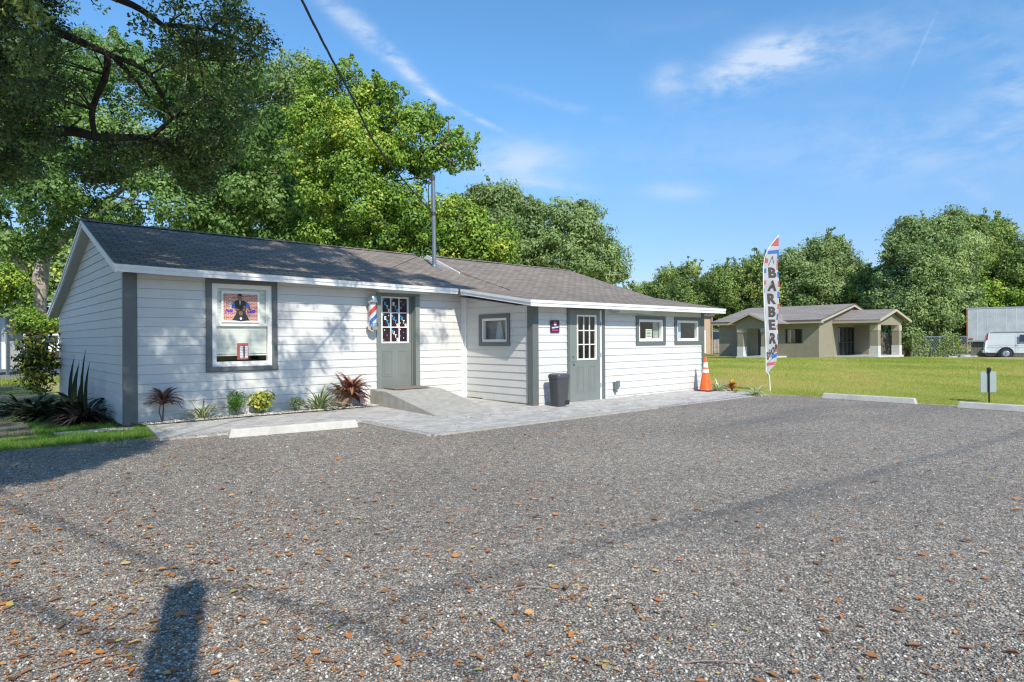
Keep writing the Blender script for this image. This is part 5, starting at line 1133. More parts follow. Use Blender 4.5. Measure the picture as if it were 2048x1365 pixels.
# background at the left
g = atD(30, 700, 62); pb = thing('pink_building', 'low pink building far behind the left yard', 'building', (g.x, g.y, 0), None, -YAW)
mb = MB(); mb.box((-1.2, 0, -.0), (8.5, 6, 2.7)); mb.prism([(-1.2, 0, 2.7), (8.5, 0, 2.7), (3.6, 0, 3.6)], (0, 6, 0)); mb.build('wall', 'pink_wall', pb, world=False)
mb = MB(); mb.prism([(-1.6, -.3, 2.65), (3.6, -.3, 3.68), (3.6, -.3, 3.8), (-1.6, -.3, 2.8)], (0, 6.6, 0)); mb.prism([(3.6, -.3, 3.68), (8.9, -.3, 2.65), (8.9, -.3, 2.8), (3.6, -.3, 3.8)], (0, 6.6, 0)); mb.build('roof', 'white_plain', pb, world=False)
mb = MB(); mb.box((4, -.04, 1.0), (4.9, -.001, 2.0)); mb.build('window', 'car_glass', pb, world=False)
g = atD(92, 690, 48); rv = thing('white_truck', 'white truck partly hidden behind the broadleaf bush', 'truck', (g.x, g.y, 0), None, -YAW)
mb = MB(); mb.prism([(-1.8, 0, .6), (1.6, 0, .6), (1.6, 0, 1.5), (1.0, 0, 2.1), (-1.7, 0, 2.15)], (0, 2, 0)); mb.build('body', 'white_plain', rv, world=False, bevel=.06); mb = MB(); mb.box((-1.2, -.03, 1.35), (-.1, -.002, 1.95)); mb.box((.1, -.03, 1.35), (.9, -.002, 1.9)); mb.build('window', 'car_glass', rv, world=False)
for x in (-1.1, .9):
    mb = MB(); mb.tube([(x, -.05, .38), (x, .2, .38)], .38, 16); mb.build('wheel', 'rubber', rv, world=False)
g = atD(-6, 700, 27.5); wp = thing('white_cabinet', 'tall grey and white cabinet cut off by the left edge', 'cabinet', (g.x, g.y, 0), None, -YAW)
mb = MB(); mb.box((-.8, 0, .25), (.38, 1, 1.42)); mb.build('lower_panel', 'white_plain', wp, world=False); mb = MB(); mb.box((-.8, .01, 1.44), (.37, 1, 2.45)); mb.build('upper_panel', 'sign_back', wp, world=False); mb = MB(); mb.box((.385, -.02, 0), (.44, .1, 2.47)); mb.build('post', 'grey_metal', wp, world=False)
# ------------------------------------------------------------------ trees
def inpoly(P, poly):
    x, y = P[:, 0], P[:, 1]; ins = np.zeros(len(P), bool)
    for (x0, y0), (x1, y1) in zip(poly, poly[1:]+poly[:1]):
        c = ((y0 > y) != (y1 > y)) & (x < (x1-x0)*(y-y0)/((y1-y0) or 1e-9)+x0); ins ^= c
    return ins
def edgedist(P, poly):
    best = np.full(len(P), 1e9)
    for a, b in zip(poly, poly[1:]+poly[:1]):
        a, b = np.array(a, float), np.array(b, float); ab = b-a; t = np.clip(((P-a)@ab)/(ab@ab+1e-9), 0, 1)
        best = np.minimum(best, np.linalg.norm(P-(a+t[:, None]*ab), axis=1))
    return best
def toworld(px, d):
    c, s = math.cos(YAW), math.sin(YAW); cr, sr = math.cos(ROLL), math.sin(ROLL)
    a = px[:, 0]-1024; b = px[:, 1]-CY; r = (a*cr-b*sr)/F; u = -(a*sr+b*cr)/F
    return np.column_stack([(r*c+s)*d, (-r*s+c)*d, u*d+H])
def volume(g, poly, D, n, thick, inset=0, front=.6):
    """lump centres filling a rounded crown whose outline as surveyed is poly, D metres off"""
    xs_ = [p[0] for p in poly]; ys_ = [p[1] for p in poly]; out = []
    while len(out) < n:
        P = np.column_stack([g.uniform(min(xs_), max(xs_), 4*n), g.uniform(min(ys_), max(ys_), 4*n)]); P = P[inpoly(P, poly)]
        e = edgedist(P, poly); P = P[e > inset]; out += list(P)
    P = np.array(out[:n]); e = edgedist(P, poly)*D/F; T = np.minimum(e*1.1+.4, thick)
    sgn = np.where(g.uniform(0, 1, n) < front, -1, 1); d = D+sgn*T*g.uniform(0, 1, n)**.6
    return toworld(P, d)
def foliage(name, C, Rr, per, size, mat, parent, g, flat=.75, asp=.5, tintv=.16, base=None):
    n = len(C); k = per if hasattr(per, '__len__') else np.full(n, per); idx = np.repeat(np.arange(n), k); m = len(idx)
    d = g.normal(size=(m, 3)); d /= np.linalg.norm(d, axis=1)[:, None]
    rr = Rr[idx]*(.25+.75*g.uniform(0, 1, m)**.5)*(1+.25*np.sin(d[:, 0]*5+idx)+.2*np.sin(d[:, 2]*7+idx*2))
    off = d*rr[:, None]; off[:, 2] *= flat; P = C[idx]+off
    N = d*.55+g.normal(0, .55, (m, 3))+np.array([-.12, -.3, .45]); N /= np.linalg.norm(N, axis=1)[:, None]
    T = (base if base is not None else g.normal(.5, tintv, n))[idx]+g.normal(0, .17, m)
    keep = P[:, 2] > .05; P, N, T = P[keep], N[keep], T[keep]
    V, Fc = leafquads(P, N, size, asp, g)
    return npmesh(name, V, Fc, mat, np.repeat(np.clip(T, 0, 1), 4), parent)
def limbs(name, paths, mat, parent):
    mb = MB()
    for pts, r0, r1, n in paths:
        P = catenary(pts, 5) if len(pts) > 2 else [Vector(p) for p in pts]
        mb.tube(P, [r0+(r1-r0)*i/(len(P)-1) for i in range(len(P))], n)
    return mb.build(name, mat, parent, True)
def branchwork(g, C, frac, trunkpts, r, maxlen=9):
    """thin limbs from points on the main limbs out to some of the lumps"""
    out = []; T = np.array([tuple(p) for p in trunkpts]); sel = g.choice(len(C), max(1, int(len(C)*frac)), replace=False)
    for i in sel:
        c = C[i]; dist = np.linalg.norm((T-c)*[1, 1, 1.4]+np.array([0, 0, .0]), axis=1)+np.maximum(T[:, 2]-c[2], 0)*1.5; t = T[np.argmin(dist)]
        if np.linalg.norm(c-t) > maxlen: continue
        m = t*.5+c*.5+np.array([g.normal(0, .25), g.normal(0, .25), -.15*np.linalg.norm(c-t)*.5+.2]); out.append(([tuple(t), tuple(m), tuple(c)], r, r*.25, 5))
    return out
def densify(paths, step=.5):
    out = []
    for pts, r0, r1, n in paths:
        for a, b in zip(pts, pts[1:]):
            a, b = Vector(a), Vector(b); k = max(1, int((b-a).length/step)); out += [a.lerp(b, i/k) for i in range(k)]
    return out
def A(x, y, d): return tuple(atD(x, y, d))
def gnd(x, y, d): v = atD(x, y, d); return (v.x, v.y, -.05)
def spaced(g, C, Rr, k=.95):
    keep = []
    for i in range(len(C)):
        if not keep or np.min(np.linalg.norm(C[keep]-C[i], axis=1)-k*(Rr[keep]*.5+Rr[i]*.5)) > 0: keep.append(i)
    return C[keep], Rr[keep]
def lobes(name, C, Rr, size, mat, parent, g, cover=.9, flat=.8, asp=.55, tintv=.2, base=None):
    """rounded leafy lumps: leaves sit on an uneven shell and face outwards, so each lump has a lit and a shaded side"""
    k = np.maximum(12, cover*4*math.pi*Rr**2*flat/(.5*size**2*asp)).astype(int); idx = np.repeat(np.arange(len(C)), k); m = len(idx)
    d = g.normal(size=(m, 3)); d /= np.linalg.norm(d, axis=1)[:, None]
    ph = g.uniform(0, 6.28, (len(C), 3))[idx]
    bumpy = .26*np.sin(d[:, 0]*6+ph[:, 0])*np.sin(d[:, 1]*6+ph[:, 1])+.22*np.sin(d[:, 2]*9+ph[:, 2])*np.sin(d[:, 0]*8+ph[:, 1])
    rr = Rr[idx]*(.80+bumpy+.16*g.normal(0, 1, m))*np.where(g.uniform(0, 1, m) < .08, 1.25, 1); off = d*rr[:, None]; off[:, 2] *= flat
    P = C[idx]+off; N = d*1.0+g.normal(0, .42, (m, 3))+np.array([-.05, -.1, .25]); N /= np.linalg.norm(N, axis=1)[:, None]
    T = (base if base is not None else g.normal(.48, tintv, len(C)))[idx]+g.normal(0, .15, m)+bumpy*.35
    keep = P[:, 2] > .05; P, N, T = P[keep], N[keep], T[keep]; V, Fc = leafquads(P, N, size, asp, g)
    return npmesh(name, V, Fc, mat, np.repeat(np.clip(T, 0, 1), 4), parent)
def make_tree(name, label, poly, D, n, rb, size, mat, main, seed, group=None, thick=4, barkm='bark', asp=.55, flat=.8, br=.06, inset=0, front=.66, tintv=.2, basef=None, sprigs=1.2, cover=.85, edge=1.3):
    g = np.random.default_rng(seed); t = thing(name, label, 'tree', main[0][0][0], group)
    C = volume(g, poly, D, int(n*2.2), thick, inset+rb[0]*F/D*.55, front); Rr = g.uniform(rb[0], rb[1], len(C)); C, Rr = spaced(g, C, Rr); C, Rr = C[:n], Rr[:n]
    C2 = volume(g, poly, D, int(n*sprigs), thick, 0, front); R2 = g.uniform(rb[0]*.3, rb[0]*.7, len(C2))
    C, Rr = np.vstack([C, C2]), np.concatenate([Rr, R2])
    cx, cy = np.mean([p[0] for p in poly]), np.mean([p[1] for p in poly])+40; tw, tr_, stems = [], [], []
    for a, b in zip(poly, poly[1:]+poly[:1]):
        L = math.hypot(b[0]-a[0], b[1]-a[1]); 
        if min(a[1], b[1]) > cy+20 or L < 1: continue
        for k in range(max(1, int(L/F*D*edge))):
            f = g.uniform(); q = np.array([a[0]+(b[0]-a[0])*f, a[1]+(b[1]-a[1])*f]); o = q-np.array([cx, cy]); o = o/np.linalg.norm(o)+g.normal(0, .5, 2); o /= np.linalg.norm(o); ln = g.uniform(.3, 1.0)*rb[1]*F/D; dd = D+g.uniform(-1, 1)*thick*.4
            for s_ in (-.5, -.1, .25, .55, .8): tw.append(toworld((q+o*ln*(s_-.25)+g.normal(0, 1.2, 2))[None], dd)[0]); tr_.append(rb[0]*g.uniform(.28, .5)*(1-.35*max(s_, 0)))
            stems.append(([tuple(tw[-5]), tuple(tw[-1])], .02*D/30, .006*D/30, 4))
    C, Rr = np.vstack([C, np.array(tw)]), np.concatenate([Rr, tr_])
    lobes('crown', C, Rr, size, mat, t, g, cover, flat, asp, tintv, basef(C, g) if basef else None)
    limbs('trunk', main, barkm, t); limbs('branches', branchwork(g, C, .22, densify(main[1:] or main), br)+stems, barkm, t)
    return t

# the overhanging live oak: limbs from a trunk just outside the left of the view
def shade_points(g, n):
    out = []
    def push(P, t0, t1):
        t = g.uniform(t0, t1, len(P))[:, None]; Q = P-np.array(SUN)*t; x, y, d = pix(Q)
        vis = (d > .3) & (y > -45-60/np.maximum(d, .5)) & (x > -40) & (x < 2100)
        ok = ~vis | (inpoly(np.column_stack([x, y]), OAK) & (y < 420)); ok &= ~((d > -1) & (d < 3.2) & (Q[:, 2] < 5)); out.append(Q[ok])
    # what the crown must cover: roof, gable wall, left end of the front wall, yard
    k = 600; X = g.uniform(1.8, 7.2, k); Y = g.uniform(11.45, 14.6, k); push(np.column_stack([X, Y, 2.6+(Y-11.45)*.36]), 3.2, 8)
    k = 46; X = g.uniform(6.8, 9.0, k); Y = g.uniform(11.45, 13.4-(X-6.8)*.8, k); push(np.column_stack([X, Y, 2.6+(Y-11.45)*.36]), 4.8, 7)
    k = 460; Y = g.uniform(11.9, 19, k); push(np.column_stack([np.full(k, 2.2), Y, g.uniform(0, 3.5, k)]), 3.5, 9)
    k = 90; X = g.uniform(2.2, 3.15, k); push(np.column_stack([X, np.full(k, 11.8), g.uniform(0, 2.5, k)]), 4.8, 8)
    k = 44; X = g.uniform(3.15, 4.9, k); push(np.column_stack([X, np.full(k, 11.8), g.uniform(.0, 2.4, k)]), 4.8, 8)
    k = 15; X = g.uniform(4.6, 5.7, k); push(np.column_stack([X, np.full(k, 11.8), g.uniform(.2, 1.3, k)]), 5, 7)
    k = 6; X = g.uniform(5.6, 6.2, k); push(np.column_stack([X, np.full(k, 11.8), g.uniform(1.3, 2.3, k)]), 5, 6.5)
    k = 10; X = g.uniform(7.7, 8.9, k); push(np.column_stack([X, np.full(k, 11.8), g.uniform(1.4, 2.4, k)]), 5, 6.5)
    q = []
    while len(q) < 900:
        x, y = g.uniform(-4, 2.4), g.uniform(6.2, 26)
        if (y > 7.3+.95*max(x, -1.5)) and not (10.45 < y < 11.55 and g.uniform() < .85) and not (x > 1.9 and y < 10): q.append((x, y, 0))
    push(np.array(q), 5.2, 9); q = []
    while len(q) < 620:
        x, y = g.uniform(-2.5, 2.3), g.uniform(6.4, 10.5)
        if y > 7.2+1.12*max(x, -.8): q.append((x, y, 0))
    push(np.array(q), 5.4, 8)
    return np.vstack(out)
OAK = [(-80, -200), (470, -200), (478, 20), (530, 60), (553, 82), (540, 118), (500, 150), (512, 200), (495, 260), (455, 330), (425, 395), (380, 372), (330, 330), (250, 345), (190, 395), (120, 330), (60, 350), (-80, 380)]
g = np.random.default_rng(31)
oak_dense = [(-80, -120), (150, -120), (120, 60), (170, 150), (110, 230), (90, 330), (-80, 380)]
oak_right = [(330, 60), (480, 20), (553, 82), (540, 118), (500, 150), (512, 200), (495, 260), (440, 340), (400, 380), (360, 300), (330, 200), (300, 150)]
oak_low = [(180, 290), (440, 270), (430, 330), (425, 395), (370, 372), (330, 330), (250, 345), (190, 380), (150, 340)]
C1 = volume(g, oak_dense, 9.5, 520, 1.2); C2 = volume(g, oak_right, 10.2, 330, 1.2); C3 = volume(g, oak_low, 10.5, 230, 1.1); C4 = volume(g, OAK, 10, 170, 1.8)
def openings(C, keepp=.16):
    x, y, d = pix(C); P = np.column_stack([x, y]); bad = np.zeros(len(C), bool)
    for cx, cy, rx, ry in ((245, 95, 62, 34), (335, 165, 50, 45), (165, 205, 45, 30), (290, 225, 60, 28), (400, 150, 30, 40), (150, 130, 30, 22), (430, 60, 28, 18), (120, 300, 60, 16), (250, 315, 60, 14), (470, 210, 16, 26)):
        bad |= ((P[:, 0]-cx)/rx)**2+((P[:, 1]-cy)/ry)**2 < 1
    return C[~bad | (g.uniform(0, 1, len(C)) < keepp)]
C1, C2, C3, C4 = [openings(c) for c in (C1, C2, C3, C4)]
SP1 = openings(shade_points(g, 0), .3)
CC = np.vstack([C1, C2, C3, C4, SP1])
oak = thing('live_oak', 'huge dark live oak spreading over the left of the shop roof', 'tree', (-2.4, 9.6, 0))
Rr = np.concatenate([g.uniform(.09, .27, len(CC)-len(SP1)), g.uniform(.15, .30, len(SP1))]); kk = np.maximum(8, (78*(Rr/.25)**2).astype(int)); kk[-len(SP1):] = np.maximum(8, (190*(Rr[-len(SP1):]/.25)**2).astype(int))
foliage('crown', CC, Rr, kk, .064, 'oak_leaf', oak, g, .7, .48, .22)
tb = (-2.4, 9.6, -.1)
main = [([tb, (-2.2, 9.6, 2.2), (-1.9, 9.7, 4.0), (-1.7, 9.9, 6.2), (-1.6, 9.2, 9)], .48, .16, 14),
        ([(-2.1, 9.6, 2.7), A(-40, 345, 9.6), A(40, 283, 9.7), A(130, 262, 9.8), A(205, 276, 9.9), A(300, 278, 10.1), A(370, 312, 10.3), A(430, 338, 10.5)], .13, .012, 10),
        ([(-1.9, 9.6, 4.2), A(20, 20, 9.2), A(120, 66, 9.5), A(215, 108, 9.8), A(300, 150, 10), (A(345, 240, 10.2))], .10, .012, 9),
        ([(-1.9, 9.6, 4.6), A(60, -40, 9.2), A(240, 0, 9.6), A(330, 55, 9.9), A(395, 120, 10.2), A(410, 200, 10.4)], .08, .01, 8),
        ([A(215, 110, 9.8), A(212, 150, 9.8), A(185, 220, 9.8), A(190, 270, 9.85)], .05, .04, 7), ([A(230, 115, 9.9), A(280, 170, 10), A(300, 200, 10.1)], .035, .012, 6),
        ([A(330, 50, 9.9), A(420, 60, 10.2), A(500, 90, 10.5), A(545, 100, 10.7)], .04, .01, 6), ([A(300, 278, 10.1), A(350, 235, 10.2), A(400, 225, 10.3)], .04, .01, 6),
        ([(-1.7, 9.9, 6.2), (0, 7.5, 7.4), (2.2, 6.5, 7.7), (4.4, 6.2, 7.8)], .16, .03, 8), ([(-1.7, 9.9, 6.2), (-.6, 6.5, 7.2), (.2, 4.4, 7.5), (.4, 3.2, 7.6)], .14, .03, 8),
        ([(-1.7, 9.9, 6.6), (1, 9.6, 8.0), (3.6, 9.2, 8.4)], .13, .03, 8), ([(-1.7, 9.9, 6.2), (-2, 12, 7.5), (-1.5, 14.5, 7.8)], .13, .03, 8), ([(2.2, 6.5, 7.7), (4.8, 6.8, 7.4), (6.6, 7.0, 7.5)], .06, .015, 6)]
limbs('trunk', main[:1], 'dark_bark', oak); limbs('limbs', main[1:], 'dark_bark', oak)
limbs('branches', branchwork(g, CC, .10, densify(main[1:], .3), .016, 1.7), 'dark_bark', oak)

# broad-leaved tree with the forked pale trunk in the back yard
yard = [(-60, 130), (60, 90), (200, 60), (330, 120), (450, 110), (500, 140), (540, 140), (560, 210), (600, 260), (620, 350), (640, 430), (660, 520), (600, 560), (350, 560), (200, 540), (140, 500), (60, 520), (20, 560), (-60, 600)]
make_tree('forked_tree', 'tall green tree with pale forked trunk behind the gable', yard, 29, 190, (.45, 1.05), .18, 'bg_leaf',
    [([gnd(74, 690, 33), A(72, 640, 33), A(74, 605, 33), A(80, 560, 33), A(88, 515, 33), A(100, 470, 32), A(140, 400, 31)], .52, .2, 12),
     ([A(74, 605, 33), A(58, 580, 33), A(44, 545, 32.6), A(30, 505, 32), A(18, 455, 31)], .30, .14, 10),
     ([A(88, 515, 33), A(180, 430, 31), A(300, 330, 30), A(380, 230, 29)], .22, .05, 8), ([A(140, 400, 31), A(120, 300, 30), A(160, 200, 29)], .2, .05, 8)], 41, None, 3.5, 'pale_bark', .55, .8, .05)
yard2 = [(330, 160), (430, 100), (500, 130), (560, 120), (600, 115), (640, 140), (620, 250), (650, 350), (700, 420), (720, 530), (420, 530), (380, 400)]
make_tree('grey_green_oak', 'grey-green oak between the dark oak and the bright tree', yard2, 33, 130, (.5, 1.2), .19, 'grey_leaf',
    [([gnd(600, 690, 33), A(598, 600, 33), A(605, 520, 33), A(620, 440, 33)], .4, .2, 10), ([A(605, 520, 33), A(640, 470, 33), A(650, 430, 33)], .2, .08, 8), ([A(605, 520, 33), A(560, 430, 33), A(520, 300, 33)], .2, .06, 8)], 42, None, 3, 'pale_bark', .5, .8, .05, 3)
# bright lime tree
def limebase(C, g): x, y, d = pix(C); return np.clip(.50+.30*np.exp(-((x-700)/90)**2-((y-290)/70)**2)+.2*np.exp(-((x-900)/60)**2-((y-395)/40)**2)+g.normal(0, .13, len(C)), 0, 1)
lime = [(600, 150), (622, 128), (650, 122), (680, 140), (700, 118), (722, 150), (760, 160), (800, 155), (792, 205), (830, 222), (880, 216), (892, 262), (935, 266), (957, 280), (948, 330), (905, 345), (880, 320), (870, 345), (840, 352), (850, 372), (880, 395), (920, 388), (960, 415), (1010, 430), (1038, 462), (1030, 520), (980, 545), (640, 545), (610, 470), (590, 400), (600, 330), (560, 300), (575, 240)]
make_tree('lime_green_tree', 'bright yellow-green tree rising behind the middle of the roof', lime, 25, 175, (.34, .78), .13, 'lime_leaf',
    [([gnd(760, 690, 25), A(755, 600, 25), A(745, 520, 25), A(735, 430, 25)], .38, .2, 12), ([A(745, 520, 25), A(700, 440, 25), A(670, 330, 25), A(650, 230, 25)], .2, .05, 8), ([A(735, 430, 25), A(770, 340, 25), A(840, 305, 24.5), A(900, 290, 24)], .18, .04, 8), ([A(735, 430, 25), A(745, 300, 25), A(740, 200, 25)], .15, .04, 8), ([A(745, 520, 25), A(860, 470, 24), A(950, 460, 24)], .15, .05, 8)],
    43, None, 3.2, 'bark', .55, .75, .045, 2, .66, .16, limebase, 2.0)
oakr = [(880, 470), (900, 400), (935, 385), (960, 366), (1010, 372), (1045, 390), (1100, 412), (1150, 400), (1190, 415), (1215, 470), (1245, 510), (1252, 555), (1215, 590), (1100, 600), (900, 600)]
make_tree('spreading_oak', 'grey-green oak showing over the right part of the roof', oakr, 31, 190, (.32, .85), .15, 'grey_leaf',
    [([gnd(1080, 690, 31), A(1078, 600, 31), A(1070, 530, 31), A(1060, 470, 31)], .4, .18, 10), ([A(1070, 530, 31), A(1130, 480, 31), A(1180, 450, 31)], .18, .05, 8), ([A(1070, 530, 31), A(1000, 450, 31), A(960, 400, 31)], .18, .05, 8)], 44, None, 3.4, 'pale_bark', .5, .75, .045, 2, .66, .2, None, 2.4)
# far tree line on the right
lab = ['low far tree just above the right end of the shop roof', 'rounded far tree over the right roof tip', 'far green tree above the gable end of the tan shed', 'far oak directly left of the flag top', 'tall far oak standing right of the flag', 'lower far tree between the tall oak and the big one', 'big spreading oak above the vine fence', 'far oak rising behind the box trailer', 'tree crown cut off by the right edge above the trailer']
FT = [([(1225, 600), (1245, 572), (1290, 565), (1340, 575), (1350, 640), (1240, 640)], 75, 70, (.6, 1.2), 1280),
      ([(1300, 640), (1310, 560), (1340, 535), (1385, 530), (1420, 545), (1440, 600), (1440, 650), (1340, 650)], 72, 130, (.6, 1.5), 1370),
      ([(1405, 650), (1410, 560), (1440, 532), (1470, 525), (1490, 550), (1510, 600), (1510, 650)], 70, 110, (.6, 1.5), 1455),
      ([(1475, 660), (1480, 540), (1500, 510), (1530, 512), (1570, 520), (1600, 560), (1610, 660)], 68, 130, (.6, 1.5), 1540),
      ([(1540, 670), (1560, 540), (1575, 505), (1610, 500), (1630, 475), (1660, 466), (1690, 480), (1705, 520), (1745, 535), (1790, 600), (1800, 660)], 66, 260, (.6, 1.6), 1650),
      ([(1690, 670), (1700, 570), (1740, 535), (1780, 530), (1800, 580), (1830, 640), (1820, 690)], 62, 130, (.5, 1.3), 1770),
      ([(1750, 690), (1740, 600), (1765, 540), (1775, 480), (1800, 452), (1830, 424), (1860, 450), (1885, 432), (1930, 440), (1950, 500), (1960, 600), (1940, 690)], 58, 380, (.5, 1.4), 1870),
      ([(1880, 650), (1900, 470), (1890, 440), (1900, 418), (1925, 440), (1960, 430), (2010, 435), (2030, 465), (2025, 520), (2048, 560), (2060, 640)], 66, 330, (.6, 1.4), 1960),
      ([(1980, 640), (2000, 520), (2040, 480), (2110, 470), (2200, 500), (2220, 640)], 62, 200, (.6, 1.4), 2080)]
for i, (poly, D, n, rb, tx) in enumerate(FT):
    xs_ = [p[0] for p in poly]; ys_ = [p[1] for p in poly]; top = min(ys_)
    make_tree('far_oak', lab[i], poly, D, int(n*.75), (rb[0]*.9, rb[1]*.95), .22, ['far_leaf', 'grey_leaf'][i in (4, 6)], [([gnd(tx, 690, D), A(tx-3, 640, D), A(tx+4, (top+690)/2, D)], .45, .2, 8), ([A(tx-3, 640, D), A(tx-35, (top+640)/2, D-1)], .22, .07, 6), ([A(tx-3, 640, D), A(tx+40, (top+640)/2+10, D-1)], .22, .07, 6)],
        50+i, 'trees beyond the far lawn', 4, 'bark', .55, .8, .07, 1, .75, .22, None, 1.8)
make_tree('vine_tree', 'yellow-green vine-covered shrub tree behind the trailer', [(1900, 640), (1920, 590), (1960, 560), (2000, 575), (2060, 550), (2120, 560), (2120, 640)], 60, 90, (.4, 1.0), .24, 'lime_leaf', [([gnd(2000, 690, 60), A(2000, 620, 60), A(2010, 590, 60)], .3, .1, 7), ([A(2000, 620, 60), A(1960, 590, 60)], .15, .05, 6)], 70, None, 2)
make_tree('understory_tree', 'dark dense tree above the chain-link fence', [(1800, 705), (1790, 650), (1800, 600), (1850, 580), (1900, 600), (1925, 650), (1900, 680), (1850, 670), (1830, 705)], 56, 100, (.3, .9), .22, 'grey_leaf', [([gnd(1826, 690, 56), A(1828, 660, 56), A(1840, 620, 56)], .16, .08, 7), ([A(1828, 660, 56), A(1870, 620, 56)], .1, .04, 6)], 71, None, 2)
# bright small trees around the forked trunk at the far left
make_tree('sunlit_shrub_tree', 'bright yellow-green small tree left of the forked trunk', [(-40, 560), (-20, 535), (20, 532), (55, 560), (66, 580), (60, 610), (20, 600), (-20, 600)], 27, 50, (.2, .5), .13, 'lime_leaf', [([gnd(-12, 700, 27), A(-10, 620, 27), A(0, 580, 27)], .12, .05, 7), ([A(-10, 620, 27), A(30, 580, 27)], .06, .02, 6)], 72, None, 1.2)
make_tree('sunlit_shrub_tree', 'bright low shrub tree in front of the forked trunk base', [(28, 662), (36, 622), (60, 610), (84, 640), (106, 622), (114, 655), (100, 668), (60, 664)], 26, 40, (.2, .45), .12, 'lime_leaf', [([gnd(62, 700, 26), A(62, 670, 26), A(64, 640, 26)], .08, .04, 7), ([A(62, 670, 26), A(95, 650, 26)], .05, .02, 6)], 73, None, 1.0)
hd = struct(foliage('far_woods', volume(np.random.default_rng(80), [(-80, 470), (150, 470), (170, 600), (160, 660), (60, 675), (-80, 680)], 78, 260, 3), np.random.default_rng(81).uniform(.9, 2.0, 260), 60, .55, 'far_leaf', None, np.random.default_rng(82), .8, .6)); hd['kind'] = 'stuff'
g_ = np.random.default_rng(83); n = 420
a_ = g_.uniform(-.8, 1.0, n); d_ = g_.uniform(84, 96, n); P = np.column_stack([a_*d_*c_+d_*s_, -a_*d_*s_+d_*c_, g_.uniform(.4, 6.5, n)])
hd = foliage('distant_woods', P, g_.uniform(1.2, 2.6, n), 55, .8, 'far_leaf', None, g_, .8, .6); hd['kind'] = 'stuff'
# trees across the street behind the viewer (seen mirrored in the panes)
for i, (x, y) in enumerate(((-14, -22), (2, -30), (18, -26), (34, -34))):
    g_ = np.random.default_rng(90+i); t = thing('street_tree', ['dark street tree behind the viewer, far left', 'street tree straight behind the viewer', 'street tree behind the viewer, near right', 'street tree behind the viewer, far right'][i], 'tree', (x, y, 0), 'trees across the street')
    C = np.column_stack([x+g_.normal(0, 3, 60), y+g_.normal(0, 2.4, 60), g_.uniform(2.5, 9, 60)]); foliage('crown', C, g_.uniform(.9, 1.8, 60), 45, .5, 'bg_leaf', t, g_, .8, .6)
    limbs('trunk', [([(x, y, -.1), (x, y, 3), (x+.4, y, 6)], .35, .15, 8)], 'bark', t)

# ------------------------------------------------------------------ sky, sun, camera
W = bpy.data.worlds.new('World'); S.world = W; W.use_nodes = True; nt = W.node_tree; nt.nodes.clear()
out = nt.nodes.new('ShaderNodeOutputWorld'); bg = nt.nodes.new('ShaderNodeBackground'); sky = nt.nodes.new('ShaderNodeTexSky')
sky.sky_type = 'NISHITA'; sky.sun_disc = False; el = math.atan2(.93, math.hypot(.34, 1)); sky.sun_elevation = el; sky.sun_rotation = math.atan2(-.34, -1) % (2*math.pi)
sky.altitude = 0; sky.air_density = 1.0; sky.dust_density = .3; sky.ozone_density = 3.0
def wn(ty, **k):
    q = nt.nodes.new(ty)
    for a, v in k.items(): setattr(q, a, v)
    return q
def wl(a, b): nt.links.new(a, b)
def wm(op, a, b=0, c=0):
    q = wn('ShaderNodeMath', operation=op)
    for i, v in enumerate((a, b, c)):
        if hasattr(v, 'is_linked'): wl(v, q.inputs[i])
        else: q.inputs[i].default_value = v
    return q.outputs[0]
tc = wn('ShaderNodeTexCoord'); DIR = tc.outputs['Generated']
def dot(v):
    q = wn('ShaderNodeVectorMath', operation='DOT_PRODUCT'); wl(DIR, q.inputs[0]); q.inputs[1].default_value = tuple(v); return q.outputs['Value']
def cloud(px, py, rx, ry, ang=0, hard=1):    # soft elliptical mask round a direction of the sky
    c = Vector(ray(px, py)).normalized(); u = Vector(ray(px+8, py)).normalized()-c; u.normalize(); v = c.cross(u).normalized()
    ca, sa = math.cos(ang), math.sin(-ang); u, v = u*ca+v*sa, v*ca-u*sa
    a = wm('MULTIPLY', dot(u), F/rx); b = wm('MULTIPLY', dot(v), F/ry)
    q = wm('ADD', wm('MULTIPLY', a, a), wm('MULTIPLY', b, b)); f = wm('GREATER_THAN', dot(c), 0)
    return wm('MULTIPLY', wm('POWER', 2.718, wm('MULTIPLY', q, -hard)), f)
def wnoise(scale, sx=1, sy=1, sz=1, det=8, ro=.6, dist=0, rot=0):
    mp = wn('ShaderNodeMapping'); mp.inputs['Scale'].default_value = (sx, sy, sz); mp.inputs['Rotation'].default_value = (0, rot, YAW); wl(DIR, mp.inputs[0])
    q = wn('ShaderNodeTexNoise'); q.inputs['Scale'].default_value = scale; q.inputs['Detail'].default_value = det; q.inputs['Roughness'].default_value = ro; q.inputs['Distortion'].default_value = dist; wl(mp.outputs[0], q.inputs['Vector']); return q.outputs['Fac']
def sstep(x, a, b):
    q = wn('ShaderNodeMapRange', interpolation_type='SMOOTHSTEP'); q.clamp = True; wl(x, q.inputs[0]); q.inputs[1].default_value = a; q.inputs[2].default_value = b; return q.outputs[0]
n1 = wnoise(7, 1, 1, 2.2, 9, .62, .4); n2 = wnoise(16, 1, 1, 2.6, 8, .65, .3); nw = wnoise(2.6, 1, 1, 3.4, 8, .6, .8)
puff = None
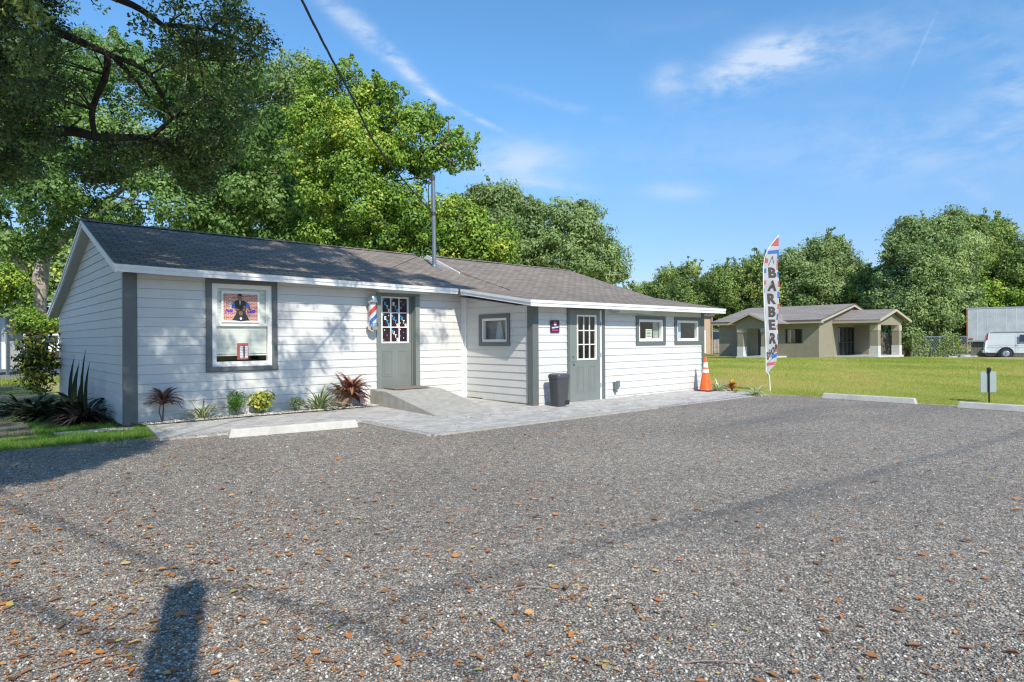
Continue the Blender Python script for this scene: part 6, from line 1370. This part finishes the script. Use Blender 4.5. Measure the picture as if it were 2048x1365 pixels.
for (px, py, rx, ry, an, st) in ((1480, 145, 80, 36, .4, 1.0), (1570, 110, 60, 26, .2, .55), (1660, 100, 150, 40, .2, .28), (1890, 65, 210, 34, .12, .24), (1545, 100, 42, 24, 0, .4), (1332, 160, 30, 26, 0, .55), (1035, 325, 95, 38, 0, .75), (1050, 368, 110, 10, -.08, .5), (1345, 383, 60, 17, 0, .5), (1940, 380, 26, 9, -.4, .45), (2035, 190, 50, 60, .8, .6), (1900, 300, 200, 60, .15, .30), (1600, 260, 320, 40, .05, .14), (1480, 320, 260, 26, 0, .14)):
    m_ = wm('MULTIPLY', cloud(px, py, rx, ry, an), st); puff = m_ if puff is None else wm('ADD', puff, m_)
cl = wm('MULTIPLY', puff, sstep(wm('ADD', wm('MULTIPLY', n1, .6), wm('MULTIPLY', n2, .4)), .36, .62))
streak = None
for (px, py, rx, ry, an, st) in ((690, 40, 90, 16, -.72, .55), (780, 110, 80, 14, -.8, .5), (850, 180, 60, 9, -.72, .55), (925, 225, 75, 5, -.45, .6), (1100, 205, 110, 9, -.25, .22), (1835, 100, 60, 1.8, 1.36, .2)):
    m_ = wm('MULTIPLY', cloud(px, py, rx, ry, an), st); streak = m_ if streak is None else wm('ADD', streak, m_)
cl2 = wm('MULTIPLY', streak, sstep(n2, .3, .66))
veil = wm('MULTIPLY', sstep(nw, .5, .88), .14)
tot = wm('MINIMUM', wm('ADD', wm('ADD', cl, cl2), veil), .85)
hs = wn('ShaderNodeHueSaturation'); hs.inputs['Saturation'].default_value = 1.08; hs.inputs['Value'].default_value = 1.0; wl(sky.outputs[0], hs.inputs['Color'])
sep = wn('ShaderNodeSeparateXYZ'); wl(DIR, sep.inputs[0])
hz = wn('ShaderNodeMix', data_type='RGBA'); wl(sstep(sep.outputs[2], 0.0, .42), hz.inputs[0]); hz.inputs[6].default_value = (.56, .55, .66, 1); hz.inputs[7].default_value = (.74, .98, 1.04, 1)
hm = wn('ShaderNodeMix', data_type='RGBA', blend_type='MULTIPLY'); hm.inputs[0].default_value = 1; wl(hs.outputs[0], hm.inputs[6]); wl(hz.outputs[2], hm.inputs[7])
mx = wn('ShaderNodeMix', data_type='RGBA'); wl(tot, mx.inputs[0]); wl(hm.outputs[2], mx.inputs[6]); mx.inputs[7].default_value = (3.2, 3.8, 4.7, 1)
wl(mx.outputs[2], bg.inputs[0]); bg.inputs[1].default_value = .15; wl(bg.outputs[0], out.inputs[0])
sl = bpy.data.lights.new('sun', 'SUN'); sl.energy = 3.6; sl.angle = R(.53); sl.color = (1, .925, .80)
so = bpy.data.objects.new('sun', sl); COL.objects.link(so); so.location = (0, 0, 30); so.rotation_euler = SUN.to_track_quat('-Z', 'Y').to_euler()
cam = bpy.data.cameras.new('camera'); co = bpy.data.objects.new('camera', cam); COL.objects.link(co)
cam.lens = 36*F/2048; cam.sensor_width = 36; cam.clip_end = 2000; cam.clip_start = .05; cam.shift_y = -(682.5-CY)/2048
co.matrix_world = Matrix.Translation((0, 0, H)) @ (Matrix.Rotation(-YAW, 4, 'Z') @ Matrix.Rotation(R(90), 4, 'X') @ Matrix.Rotation(-ROLL, 4, 'Z'))
S.camera = co
S.view_settings.view_transform = 'Standard'; S.view_settings.look = 'None'; S.view_settings.exposure = .5; S.view_settings.gamma = 1
try:
    S.cycles.max_bounces = 8; S.cycles.filter_width = 1.25; S.cycles.transparent_max_bounces = 8; S.cycles.use_denoising = True
except Exception: pass
